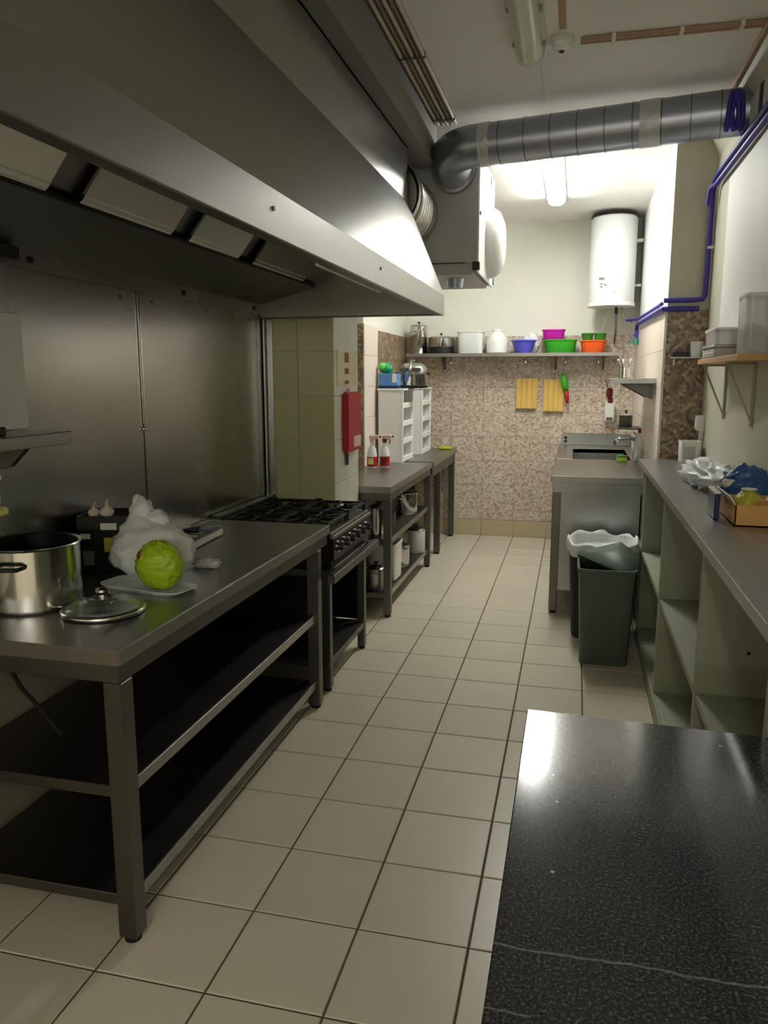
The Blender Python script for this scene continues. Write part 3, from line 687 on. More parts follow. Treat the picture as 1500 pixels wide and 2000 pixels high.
t = thing('produce_bag', 'bright green bag of produce in front of the white carrier bag', 'bag', (-1.345, 2.325, .915))
bm = BM(); blob(bm, (-1.345, 2.295, .998), (.082, .058, .084), .11, 11, 5.5, 56, 40, .916); part(t, 'bag_body', bm, lime, 0, 'all')
part(t, 'print_mark', (lambda bm: (blob(bm, (-1.395, 2.262, 1.035), (.012, .008, .016), .1, 2), bm)[1])(BM()), dkred, 0, 'all')

t = thing('kitchen_scale', 'flat white kitchen scale with a blue panel on the long worktable', 'scale', (-1.66, 3.07, .90), rotz=R_(4))
part(t, 'base', B1(-.13, .105, -.17, .18, .004, .032), white_p, .004, local=True)
part(t, 'platform', B1(-.125, .095, -.165, .175, .032, .038), steel_dark, .002, local=True)
part(t, 'blue_panel', B1(-.05, .085, .06, .165, .038, .040), bluebox, local=True); part(t, 'display', B1(0, .07, .0, .05, .038, .0405), paper, local=True)
for sx in (-.11, .085):
    for sy in (-.15, .16): part(t, 'foot', C1((sx, sy, 0), (sx, sy, .006), .012, seg=10), rubber, local=True)
for k, (x, y, a, m_, lb) in enumerate(((-1.66, 2.95, 10, steel_dark, 'dark steel tongs lying on the scale, leftmost'), (-1.62, 3.07, 48, navy, 'navy-handled whisk lying on the scale'), (-1.69, 3.14, 75, white_p, 'white-handled spatula lying on the scale'))):
    z0 = .90 + .040
    tt = thing('kitchen_utensil', lb, 'utensil', (x, y, z0), 'utensils on the scale', R_(a))
    part(tt, 'handle', T1([(-.12, 0, .014), (-.04, 0, .017), (.02, 0, .012)], .009, 8), m_, 0, 'all', local=True)
    if k == 0:
        for s in (-1, 1): part(tt, 'jaw', T1([(.01, .006 * s, .012), (.06, .022 * s, .012), (.11, .012 * s, .010)], .005, 6), chrome, 0, 'all', local=True)
    elif k == 1:
        for q in range(5):
            an = math.pi * q / 5; part(tt, 'wire_loop', T1([(.015 + .11 * math.sin(u) * 1.0 if u < 1.57 else .015 + .11 * math.sin(u), .022 * math.sin(2 * u) * math.cos(an), .026 + .022 * math.sin(2 * u) * math.sin(an)) for u in [math.pi * i / 16 for i in range(17)]], .0016, 5), chrome, 0, 'all', local=True)
    else: part(tt, 'blade', B1(.015, .10, -.028, .028, .008, .013), steel_dark, .002, local=True)
bm = BM(); blob(bm, (-1.36, 2.665, .918), (.055, .032, .02), .5, 21, 4, 28, 16, .9005)
solo('plastic_wrapper', bm, bagfilm, 'small crumpled clear wrapper behind the green bag', 'wrapper', (-1.36, 2.665, .90), 0, 'all')
lx, ly, lr = -1.412, 2.065, .124
t = thing('pot_lid', 'glass pot lid with a steel rim lying in front of the bag', 'lid', (lx, ly, .90))
bm = BM(); lathe(bm, [(lr - .004, .915), (lr * .85, .928), (lr * .6, .940), (lr * .3, .947), (.016, .948), (.016, .945), (lr * .3, .944), (lr * .6, .937), (lr * .85, .925), (lr - .006, .912)], (lx, ly, 0), 48); part(t, 'glass_dome', bm, glass, 0, 'all')
bm = BM(); lathe(bm, [(lr - .006, .902), (lr + .004, .902), (lr + .006, .910), (lr + .002, .918), (lr - .006, .918)], (lx, ly, 0), 56); part(t, 'rim', bm, chrome, 0, 'all')
k_ = part(t, 'knob', L1([(.014, .944), (.012, .956), (.022, .966), (.022, .974), (.0, .978)], (lx, ly, 0), 20), chrome, 0, 40)
part(t, 'steam_vent', C1((lx + .05, ly - .03, .938), (lx + .05, ly - .03, .944), .006, seg=10), chrome)

# ------------------------------------------------------------------ wall shelf over the long worktable
t = thing('wall_shelf', 'stainless wall shelf on the left wall above the stockpot', 'shelf', (XL, 1.5, 1.41))
part(t, 'shelf_plate', B1(XL + .007, -1.60, .75, 2.225, 1.443, 1.452), steel, .001)
part(t, 'front_edge', B1(-1.606, -1.598, .75, 2.225, 1.412, 1.452), steel, .002); part(t, 'end_edge', B1(XL + .007, -1.60, 2.217, 2.225, 1.412, 1.452), steel, .002)
for y in (1.05, 2.06):
    bm = BM(); prism(bm, [(XL + .007, 1.443), (-1.62, 1.443), (-1.62, 1.425), (-1.70, 1.35), (XL + .03, 1.325), (XL + .007, 1.325)], y - .012, y + .012); part(t, 'bracket', bm, steel_dark)
t = thing('cutting_board', 'white plastic board standing on the left wall shelf', 'board', (XL + .03, 1.9, 1.452))
part(t, 'board', B1(XL + .012, XL + .026, 1.62, 2.292, 1.4525, 1.835), white_p, .004)
solo('clip_box', B1(-1.70, -1.655, 1.93, 1.995, 1.4525, 1.478), black, 'small black clip in front of the white board on the wall shelf', 'clip', (-1.68, 1.96, 1.452), .004)
t = thing('hanging_ring', 'pale triangular handle hanging under the left wall shelf', 'utensil', (-1.63, 1.86, 1.33))
bm = T1([(-1.63, 1.83, 1.325), (-1.63, 1.905, 1.325), (-1.63, 1.915, 1.335), (-1.63, 1.90, 1.36), (-1.63, 1.875, 1.385), (-1.63, 1.855, 1.39)], .009, 8); part(t, 'loop', bm, white_p, 0, 'all')
part(t, 'hook', T1([(-1.63, 1.86, 1.385), (-1.63, 1.86, 1.41), (-1.615, 1.86, 1.445)], .003, 6), steel)
t = thing('hanging_scoop', 'pale plastic scoop with a yellow rim hanging lowest at the left wall shelf', 'scoop', (-1.63, 1.86, 1.23))
part(t, 'cup', B1(-1.66, -1.615, 1.83, 1.905, 1.255, 1.305), offwhite, .008, 40, seg=2); part(t, 'rim', B1(-1.665, -1.61, 1.83, 1.925, 1.225, 1.25), yellow, .006)
part(t, 'hook', T1([(-1.64, 1.86, 1.305), (-1.645, 1.84, 1.36), (-1.64, 1.835, 1.445)], .003, 6), steel)

# ------------------------------------------------------------------ fire blanket and sign on the pier
t = thing('fire_blanket', 'red wall case with black pull tapes on the pier', 'fire blanket', (-1.385, 4.72, 1.15))
part(t, 'case', B1(-1.3845, -1.345, 4.575, 4.885, 1.165, 1.535), red, .012, 40, seg=2)
part(t, 'print_label', B1(-1.345, -1.3435, 4.70, 4.86, 1.19, 1.26), pinkish)
part(t, 'pull_tape', B1(-1.375, -1.368, 4.62, 4.66, 1.085, 1.17), black); part(t, 'hanger', C1((-1.38, 4.66, 1.535), (-1.36, 4.66, 1.555), .01, seg=8), pinkish)
t = thing('wall_sign', 'narrow yellowish sign with brown marks above the red case', 'sign', (-1.384, 4.68, 1.56))
part(t, 'plate', B1(-1.3845, -1.381, 4.48, 4.925, 1.575, 1.785), sign_m)
for (z0, z1) in ((1.715, 1.775), (1.645, 1.68), (1.585, 1.605)): part(t, 'mark', B1(-1.381, -1.3795, 4.63, 4.715, z0, z1), brown)

# ------------------------------------------------------------------ things on the rear tables
def organiser(label, x0, x1, y0, y1, z0, z1, nsh):
    t = thing('shelf_organiser', label, 'organiser', ((x0 + x1) / 2, (y0 + y1) / 2, z0), 'white open shelf units on the rear tables')
    e = .012
    part(t, 'side', B1(x0, x1 - .021, y0, y0 + e, z0, z1), white_p, .001); part(t, 'side', B1(x0, x1 - .021, y1 - e, y1, z0, z1), white_p, .001)
    part(t, 'back', B1(x0, x0 + e, y0 + e, y1 - e, z0, z1), white_p)
    part(t, 'top', B1(x0 - .01, x1 + .01, y0 - .008, y1 + .008, z1, z1 + .016), white_p, .003)
    for k in range(nsh):
        z = z0 + .004 + k * (z1 - z0) / nsh
        s = part(t, 'shelf', B1(x0 + e, x1 - .014, y0 + e, y1 - e, z, z + .012), white_p)
        part(s, 'front_lip', B1(x1 - .013, x1 + .004, y0 + .019, y1 - .019, z, z + .045), white_p, .003)
    for ya in (y0 - .002, y1 - .018): part(t, 'post', B1(x1 - .021, x1 + .001, ya, ya + .02, z0, z1), white_p, .002)
    return t
organiser('nearer white open shelf unit on the rear table, cooker on top', -1.625, -1.41, 6.44, 6.86, .905, 1.515, 4)
organiser('farther white open shelf unit on the rear table', -1.625, -1.385, 7.18, 7.62, .905, 1.515, 4)
z0 = 1.532
t = thing('food_box', 'blue card box with a dark base beside the cooker', 'box', (-1.54, 6.52, z0))
part(t, 'carton', B1(-1.625, -1.465, 6.46, 6.60, z0 + .022, z0 + .125), bluebox, .003); part(t, 'base_tray', B1(-1.63, -1.46, 6.455, 6.605, z0, z0 + .022), navy, .003)
part(t, 'print_patch', B1(-1.51, -1.47, 6.458, 6.4605, z0 + .05, z0 + .122), paper)
bm = BM(); blob(bm, (-1.575, 6.53, z0 + .168), (.058, .05, .045), .3, 4, 3, 26, 16, z0 + .1255)
tt = thing('green_packet', 'crumpled green packet lying on the blue box', 'packet', (-1.575, 6.53, z0 + .125)); part(tt, 'film', bm, tealgreen, 0, 'all')
bm = BM(); blob(bm, (-1.60, 6.50, z0 + .185), (.034, .03, .03), .3, 9, 3, 20, 12); part(tt, 'bright_corner', bm, brightgreen, 0, 'all')
cx, cy = -1.33, 6.70
cx, cy, zc = -1.385, 6.73, z0
t = thing('pressure_cooker', 'steel pressure cooker with a dark handle on the white shelf unit', 'cooker', (cx, cy, zc))
part(t, 'foot_ring', L1([(.10, 0), (.128, .002), (.132, .02), (.12, .026)], (cx, cy, zc), 36), black, 0, 40)
part(t, 'body', L1([(.118, .02), (.125, .03), (.125, .115), (.128, .12)], (cx, cy, zc), 40), chrome, 0, 40)
part(t, 'lid', L1([(.130, .12), (.132, .135), (.122, .17), (.10, .20), (.06, .215), (0, .22)], (cx, cy, zc), 40), steel, 0, 40)
part(t, 'lid_clamp', B1(cx - .15, cx + .15, cy - .02, cy + .02, zc + .118, zc + .136), black, .004)
part(t, 'lid_bridge', T1([(cx, cy - .135, zc + .10), (cx, cy - .137, zc + .17), (cx, cy - .06, zc + .232), (cx, cy + .06, zc + .232), (cx, cy + .137, zc + .17)], .012, 8), steel, 0, 'all')
for s in (-1, 1): part(t, 'side_window', B1(cx + s * .055 - .035, cx + s * .055 + .035, cy - .135, cy - .10, zc + .145, zc + .175), steel_dark, .004)
for i, (x, y, lb) in enumerate(((-1.575, 6.03, 'left red spray bottle on the rear table'), (-1.485, 6.09, 'right red spray bottle on the rear table'))):
    t = thing('spray_bottle', lb, 'bottle', (x, y, .905), 'red spray bottles')
    part(t, 'bottle', L1([(.036, .905), (.04, .912), (.04, 1.01), (.034, 1.05), (.016, 1.085), (.014, 1.11)], (x, y, 0), 24), frosted, 0, 40)
    part(t, 'liquid_sleeve', L1([(.0405, .915), (.0412, .918), (.0412, .99), (.0405, .995)], (x, y, 0), 24), water_red, 0, 40)
    part(t, 'label', B1(x - .022, x + .022, y - .043, y - .0405, .935, .985), yellow if i == 0 else dkred)
    part(t, 'cap', C1((x, y, 1.105), (x, y, 1.135), .018, seg=14), dkred if i else pinkish); hd = part(t, 'spray_head', B1(x - .02, x + .06, y - .014, y + .014, 1.135, 1.168), pinkish, .005)
    part(hd, 'nozzle', C1((x + .06, y, 1.155), (x + .075, y, 1.155), .008, seg=8), brown); part(t, 'trigger', T1([(x + .03, y, 1.14), (x + .045, y, 1.115), (x + .04, y, 1.095)], .005, 6), brown)
bm = BM(); lathe(bm, [(.05, .906), (.07, .915), (.066, .93), (.03, .937), (0, .936)], (-1.26, 7.78, 0), 24, (3, 1.0, .7))
solo('lime_cloth', bm, limeplain, 'folded lime green cloth at the end of the rear table', 'cloth', (-1.26, 7.78, .905), 0, 40)

# pans and tubs on the shelves of the shorter worktable
def pan(name, label, cat, x, y, z, r, h, m, lid=True, hand=True, group='pans on the worktable shelves'):
    t = thing(name, label, cat, (x, y, z), group)
    part(t, 'pan_wall', L1([(0, .004), (r - .006, 0), (r, .008), (r, h), (r + .004, h + .003), (r - .004, h + .001), (r - .004, .012), (0, .01)], (x, y, z), 32), m, 0, 40)
    if lid:
        l = part(t, 'lid', L1([(r + .004, h + .004), (r * .8, h + .018), (r * .3, h + .026), (0, h + .027)], (x, y, z), 32), chrome, 0, 40)
        part(l, 'knob', L1([(.008, h + .027), (.008, h + .035), (.018, h + .045), (0, h + .05)], (x, y, z), 14), black, 0, 40)
    if hand:
        for s in (-1, 1): part(t, 'handle', T1([(x + s * .02 * 0 - .03, y + s * (r - .002), z + h * .8), (x - .025, y + s * (r + .03), z + h * .82), (x + .025, y + s * (r + .03), z + h * .82), (x + .03, y + s * (r - .002), z + h * .8)], .005, 6), chrome, 0, 'all')
    return t
s1, s2 = .535, .165
pan('milk_can', 'narrow polished steel canister at the near end of the upper shelf', 'canister', -1.285, 5.06, s1, .055, .21, chrome, True, False)
pan('saucepan', 'dark saucepan on the upper shelf of the shorter worktable', 'pan', -1.36, 5.42, s1, .12, .12, steel_dark)
pan('saucepan', 'steel saucepan at the far end of the upper shelf', 'pan', -1.335, 6.08, s1, .125, .17, chrome)
pan('saucepan', 'dull steel pot at the near end of the lower shelf', 'pan', -1.30, 5.08, s2, .065, .15, steel, True)
t = thing('storage_tub', 'beige square tub on the lower shelf of the shorter worktable', 'tub', (-1.31, 5.40, s2))
part(t, 'tub', L1([(.9, 0), (1, .01), (1.06, .26), (1.1, .262), (1.1, .275), (1.0, .275), (.95, .02), (0, .018)], (-1.31, 5.40, s2), 40, (7, .10, .12)), offwhite, 0, 40)
pan('saucepan', 'polished pan with a lid behind the beige tub on the lower shelf', 'pan', -1.31, 5.78, s2, .10, .16, chrome)
pan('storage_jar', 'pale lidded jar at the far end of the lower shelf', 'jar', -1.26, 6.30, s2, .075, .19, offwhite, True, False)

# ------------------------------------------------------------------ far wall shelf
t = thing('long_wall_shelf', 'long thin steel shelf on the far wall carrying pots and bowls', 'shelf', (-.63, 7.8, 1.83))
part(t, 'shelf_plate', B1(-1.645, .385, 7.64, 7.932, 1.836, 1.852), steel, .002); part(t, 'front_edge', B1(-1.645, .385, 7.632, 7.642, 1.822, 1.856), steel, .002)
for x in (-1.3, -.2, .25):
    bm = BM(); prism(bm, [(7.930, 1.836), (7.70, 1.836), (7.70, 1.826), (7.915, 1.70), (7.930, 1.70)], x - .008, x + .008, 'x'); part(t, 'bracket', bm, steel_dark)
for i, (x, lb) in enumerate(((-1.20, 'hook under the far shelf, left end'), (-.475, 'bright hook under the far shelf above the left board'), (-.10, 'hook under the far shelf above the green peeler'), (.20, 'hook under the far shelf, right end'))):
    tt = thing('shelf_hook', lb, 'hook', (x, 7.66, 1.74), 'hooks under the far shelf')
    part(tt, 'shank', T1([(x, 7.70, 1.836), (x, 7.70, 1.77), (x, 7.69, 1.75), (x, 7.665, 1.745), (x, 7.66, 1.77)], .006, 8), chrome, 0, 'all'); part(tt, 'plate', B1(x - .012, x + .012, 7.68, 7.72, 1.829, 1.836), chrome)
zs = 1.8535; ys = 7.785
pan('stockpot', 'tall steel stockpot at the left end of the far shelf', 'pot', -1.545, ys, zs, .085, .27, chrome, True, True, 'pots on the far shelf')
t = pan('saucepan', 'black-based steel casserole on the far shelf', 'pan', -1.315, ys - .02, zs, .125, .155, chrome, True, False, 'pots on the far shelf')
part(t, 'dark_base', L1([(.12, 0), (.132, .004), (.132, .065), (.126, .07)], (-1.315, ys - .02, zs), 36), black, 0, 40)
def tub(name, label, cat, x, y, z, rx, ry, h, m, taper=.85, e=2.2, rim=True, group='plastic bowls and tubs on the far shelf'):
    t = thing(name, label, cat, (x, y, z), group)
    part(t, 'bowl', L1([(taper, 0), (taper + .03, .004), (1, h), (.96, h), (taper - .03, .01), (0, .008)], (x, y, z), 40, (e, rx, ry)), m, 0, 40)
    if rim: part(t, 'rim', L1([(.99, h - .012), (1.06, h - .010), (1.06, h), (1.0, h + .002), (.97, h)], (x, y, z), 40, (e, rx, ry)), m, 0, 40)
    return t
tub('frosted_tub', 'large frosted storage tub on the far shelf beside the casserole', 'tub', -1.02, ys, zs, .125, .11, .215, frosted, .9, 5)
t = thing('frosted_jug', 'frosted rounded jug between the large tub and the blue bowl', 'jug', (-.765, ys, zs))
part(t, 'jug_wall', L1([(.085, 0), (.10, .01), (.105, .12), (.085, .17), (.05, .20), (.045, .215)], (-.765, ys, zs), 36), frosted, 0, 40); part(t, 'lid', L1([(.05, .215), (.05, .23), (.02, .236), (0, .237)], (-.765, ys, zs), 24), white_p, 0, 40)
tub('mixing_bowl', 'violet-blue mixing bowl on the far shelf', 'bowl', -.505, ys - .03, zs, .118, .105, .125, purple, .62)
bm = BM(); blob(bm, (-.44, ys + .112, zs + .10), (.075, .024, .10), .25, 14, 3, 24, 16)
solo('clear_bag', (lambda: (bm))(), bagfilm, 'crumpled clear bag behind the blue bowl on the far shelf', 'bag', (-.44, ys + .112, zs), 0, 'all')
tub('basin', 'wide bright green basin on the far shelf', 'basin', -.16, ys - .02, zs, .155, .12, .125, green, .84)
tub('square_tub', 'magenta tub stacked on the green basin', 'tub', -.225, ys, zs + .125, .105, .09, .095, magenta, .86, 5)
tub('basin', 'orange basin at the right end of the far shelf', 'basin', .148, ys - .02, zs, .118, .10, .115, orange, .86)
tub('small_bowl', 'left dark green bowl stacked on the orange basin', 'bowl', .090, ys - .02, zs + .117, .055, .055, .065, dgreen, .8)
tub('small_bowl', 'right dark green bowl stacked on the orange basin', 'bowl', .206, ys - .02, zs + .117, .055, .055, .065, dgreen, .8)
for x, z0_, z1_, lb in ((-.47, 1.318, 1.612, 'left bamboo board hanging on the mosaic wall'), (-.208, 1.292, 1.605, 'right bamboo board hanging on the mosaic wall')):
    t = thing('chopping_board', lb, 'board', (x, 7.92, z0_), 'bamboo boards on the far wall')
    ww = .103 if x < -.4 else .098
    for k in range(4): part(t, 'strip', B1(x - ww + k * ww / 2 + .0008, x - ww + (k + 1) * ww / 2 - .0008, 7.898, 7.918, z0_, z1_), board_m, .0015)
    part(t, 'backing', B1(x - ww + .004, x + ww - .004, 7.917, 7.931, z0_ + .004, z1_ - .004), board_m)
    part(t, 'hanging_loop', T1([(x - .015, 7.91, z1_ - .005), (x, 7.915, z1_ + .04), (x + .015, 7.91, z1_ - .005)], .003, 6), rubber)
t = thing('peeler', 'green and red handled peeler hanging beside the right bamboo board', 'peeler', (-.10, 7.87, 1.36))
part(t, 'green_grip', T1([(-.125, 7.855, 1.67), (-.115, 7.855, 1.60), (-.10, 7.855, 1.55), (-.092, 7.855, 1.50)], .02, 10, True, [.018, .032, .034, .022]), green, 0, 'all')
part(t, 'red_tip', T1([(-.088, 7.855, 1.50), (-.078, 7.855, 1.44), (-.072, 7.855, 1.375)], .015, 10, True, [.016, .021, .013]), red, 0, 'all')
part(t, 'hanging_loop', T1([(-.125, 7.855, 1.66), (-.118, 7.855, 1.73), (-.105, 7.80, 1.752), (-.10, 7.668, 1.757)], .0025, 6), steel)

# ------------------------------------------------------------------ sink unit
satin = mat('satin_sink_steel', (.33, .33, .315, 1), .30, 1, var=.08, vscale=6, rvar=.05)
KX0, KX1, KY0, KY1, KZ = -.13, .540, 5.33, 7.92, .965
t = thing('sink_unit', 'stainless sink unit with a side panel in the far right corner', 'sink', ((KX0 + KX1) / 2, 6.6, 0))
bm = BM()
box(bm, KX0, KX1, KY0, 6.52, KZ - .04, KZ); box(bm, KX0, .0, 6.52, 7.50, KZ - .04, KZ); box(bm, .46, KX1, 6.52, 7.50, KZ - .04, KZ); box(bm, KX0, KX1, 7.50, KY1, KZ - .04, KZ)
part(t, 'worktop', bm, satin, .002)
bm = BM(); box(bm, 0, .46, 6.52, 7.50, KZ - .17, KZ - .16); box(bm, -.005, 0, 6.52, 7.5, KZ - .17, KZ - .003); box(bm, .46, .465, 6.52, 7.5, KZ - .17, KZ - .003); box(bm, 0, .46, 6.515, 6.52, KZ - .17, KZ - .003); box(bm, 0, .46, 7.5, 7.505, KZ - .17, KZ - .003)
part(t, 'basin', bm, satin); part(t, 'drain', C1((.23, 7.0, KZ - .16), (.23, 7.0, KZ - .156), .04, seg=20), chrome)
part(t, 'splashback', B1(KX0 + .02, KX1, 7.90, 7.925, KZ, KZ + .115), satin, .003)
part(t, 'top_edge', B1(KX0 - .004, KX1, KY0 - .006, KY0 + .004, KZ - .045, KZ + .003), satin, .002); part(t, 'top_edge', B1(KX0 - .006, KX0 + .004, KY0, KY1, KZ - .045, KZ + .003), satin, .002)
part(t, 'apron', B1(KX0 + .01, .47, KY0 + .006, KY0 + .02, KZ - .11, KZ - .042), satin)
part(t, 'end_panel', B1(KX0 + .06, .47, KY0 + .012, KY0 + .02, .17, KZ - .11), satin, .001)
part(t, 'side_panel', B1(KX0 + .012, KX0 + .02, KY0 + .05, KY1, .17, KZ - .045), steel)
for (x, y) in ((KX0 + .035, KY0 + .035), (.475, KY0 + .04), (KX0 + .035, 7.86), (.50, 7.86)):
    l = part(t, 'leg', B1(x - .028, x + .028, y - .028, y + .028, .02, KZ - .04), steel_leg, .003); part(l, 'foot', C1((x, y, 0), (x, y, .022), .022, seg=12), rubber)
for z in (1.0, 1.035): part(t, 'overflow_hole', C1((-.075, 7.899, z), (-.075, 7.903, z), .016, seg=12), black)
t = thing('mixer_tap', 'chrome mixer tap on the sink below the small side shelf', 'tap', (.47, 6.62, KZ))
part(t, 'base', C1((.50, 6.62, KZ), (.50, 6.62, KZ + .05), .026, .022, 16), chrome, 0, 40)
part(t, 'column', C1((.50, 6.62, KZ + .05), (.50, 6.62, KZ + .17), .018, seg=14), chrome, 0, 40)
part(t, 'spout', T1([(.50, 6.62, KZ + .155), (.44, 6.62, KZ + .175), (.37, 6.62, KZ + .165), (.325, 6.62, KZ + .145)], .016, 12), chrome, 0, 'all'); part(t, 'aerator', C1((.325, 6.62, KZ + .115), (.325, 6.62, KZ + .15), .017, seg=12), chrome)
part(t, 'lever', T1([(.50, 6.62, KZ + .17), (.50, 6.60, KZ + .20), (.47, 6.56, KZ + .225)], .009, 8), chrome, 0, 'all')
t = thing('pan_scourer', 'yellow and green sponge on the rim of the sink', 'sponge', (.385, 6.44, KZ))
part(t, 'sponge', B1(.345, .425, 6.40, 6.48, KZ + .0005, KZ + .035), limeplain, .006, seg=2); part(t, 'scour_pad', B1(.346, .424, 6.401, 6.479, KZ + .035, KZ + .045), dgreen, .002)
t = thing('side_shelf', 'small steel shelf on the right wall above the sink', 'shelf', (.4, 6.2, 1.58))
part(t, 'plate', B1(.235, .543, 5.74, 6.72, 1.595, 1.605), steel, .002); part(t, 'near_edge', B1(.235, .543, 5.735, 5.745, 1.582, 1.618), steel, .002); part(t, 'front_edge', B1(.230, .238, 5.735, 6.72, 1.582, 1.618), steel, .002)
for y in (5.95, 6.5):
    bm = BM(); prism(bm, [(.543, 1.595), (.30, 1.595), (.528, 1.47), (.543, 1.47)], y - .006, y + .006); part(t, 'bracket', bm, steel_dark)
zz = 1.606
t = thing('utensil_holder', 'chrome utensil holder standing on the side shelf', 'holder', (.335, 5.85, zz))
part(t, 'cup', L1([(.034, 0), (.036, .002), (.036, .09), (.034, .09), (.034, .006), (0, .005)], (.335, 5.85, zz), 24), chrome, 0, 40); part(t, 'dark_band', L1([(.0365, .0), (.037, .002), (.037, .012), (.0365, .014)], (.335, 5.85, zz), 24), black)
for dx, dy in ((-.05, .01), (.045, .0), (-.01, .03)): part(t, 'utensil', T1([(.335, 5.85, zz + .02), (.335 + dx * .6, 5.85 + dy * .6, zz + .11), (.335 + dx, 5.85 + dy, zz + .145)], .004, 6, True, [.004, .004, .012]), chrome, 0, 'all')
t = thing('hanging_brush', 'dark red brush hanging from the side shelf', 'brush', (.255, 6.25, 1.43))
part(t, 'head', B1(.232, .278, 6.22, 6.28, 1.47, 1.545), dkred, .008, seg=2); part(t, 'bristles', B1(.245, .282, 6.225, 6.275, 1.43, 1.47), dkred, .003); part(t, 'hook', T1([(.245, 6.25, 1.54), (.232, 6.25, 1.57), (.228, 6.25, 1.6)], .004, 6), black)
t = thing('soap_dispenser', 'white soap dispenser box on the far wall beside the sink', 'dispenser', (.33, 7.9, 1.24))
part(t, 'body', B1(.285, .372, 7.83, 7.932, 1.20, 1.40), offwhite, .01, seg=2); part(t, 'push_bar', B1(.30, .357, 7.815, 7.832, 1.215, 1.245), steel_dark, .003); part(t, 'fixing_strap', B1(.31, .345, 7.90, 7.932, 1.40, 1.46), steel)
# things at the wall behind the tap
t = thing('ledge_rack', 'dark wire ledge on the right wall above the tap', 'rack', (.45, 6.7, 1.20))
part(t, 'ledge', B1(.36, .543, 6.75, 7.05, 1.195, 1.21), steel_dark, .002); part(t, 'rail', T1([(.36, 6.75, 1.235), (.36, 7.05, 1.235)], .004, 6), chrome)
for y in (6.76, 6.9, 7.04): part(t, 'stay', C1((.36, y, 1.21), (.36, y, 1.235), .003, seg=6), chrome)
pan('dark_pot', 'small dark pot standing on the wire ledge by the tap', 'pot', .425, 6.90, 1.2105, .055, .095, steel_dark, True, False, 'things by the tap')
t = thing('wash_bottle', 'clear washing-up bottle with a red cap behind the tap', 'bottle', (.51, 6.45, KZ)); x, y = .508, 6.46
part(t, 'bottle', L1([(.03, 0), (.032, .005), (.032, .17), (.014, .21), (.012, .225)], (x, y, KZ), 20), clearbox, 0, 40); part(t, 'cap', C1((x, y, KZ + .225), (x, y, KZ + .26), .016, .010, 12), dkred, 0, 40); part(t, 'liquid', L1([(.0, .006), (.029, .008), (.029, .10), (0, .10)], (x, y, KZ), 20), whitebox)

# ------------------------------------------------------------------ bins
def rect_ring(cx, cy, hx_, hy_, z): return [(cx - hx_, cy - hy_, z), (cx + hx_, cy - hy_, z), (cx + hx_, cy + hy_, z), (cx - hx_, cy + hy_, z)]
t = thing('waste_bin', 'grey-green square waste bin with a tilted lid, in front', 'bin', (.215, 4.52, 0), 'waste bins by the sink')
c = (.215, 4.52)
part(t, 'bin_body', L1([(.88, 0), (.90, .006), (1.06, .545), (1.10, .55), (1.10, .565), (1.03, .565), (.87, .02), (0, .018)], (c[0], c[1], 0), 48, (9, .148, .150)), binmat, 0, 40)
part(t, 'inner_lining', L1([(.84, .03), (1.02, .545), (1.0, .545), (.83, .035)], (c[0], c[1], 0), 48, (9, .147, .149)), bin_in, 0, 40)
bm = BM()
P4 = [Vector((.305, 4.365, .555)), Vector((.375, 4.40, .56)), Vector((.402, 4.62, .60)), (Vector((.30, 4.68, .665))), Vector((.06, 4.68, .60)), Vector((.05, 4.66, .585))]
lo = [bm.verts.new(p) for p in P4]; nrm = Vector((0, -.35, -.94)) * .014; hi = [bm.verts.new(p + nrm) for p in P4]
cen = bm.verts.new(sum(P4, Vector()) / 6 + Vector((.02, .0, .03))); cen2 = bm.verts.new(sum(P4, Vector()) / 6 + Vector((.02, 0, .016)))
for i in range(6):
    j = (i + 1) % 6; bm.faces.new((lo[i], lo[j], cen)); bm.faces.new((hi[j], hi[i], cen2)); bm.faces.new((lo[i], hi[i], hi[j], lo[j]))
part(t, 'swing_lid', bm, binmat, 0, 'all')
c = (.205, 4.985)
t = thing('waste_bin', 'dark bin with a white liner folded over its rim, behind', 'bin', (c[0], c[1], 0), 'waste bins by the sink')
part(t, 'bin_body', L1([(.82, 0), (.84, .006), (1.0, .60), (.96, .60), (.80, .02), (0, .018)], (c[0], c[1], 0), 48, (4, .205, .20)), bin_in, 0, 40)
bm = BM(); rg = lathe(bm, [(1.035, .545), (1.05, .575), (1.045, .612), (1.0, .622), (.95, .605), (.90, .50)], (c[0], c[1], 0), 64, (4, .207, .202))
for ring in rg[:4]:
    for i, v in enumerate(ring): v.co.z += .012 * math.sin(i * .9) + .010 * math.sin(i * .37 + 1); v.co.x += .004 * math.sin(i * 1.7)
part(t, 'liner', bm, liner, 0, 'all')

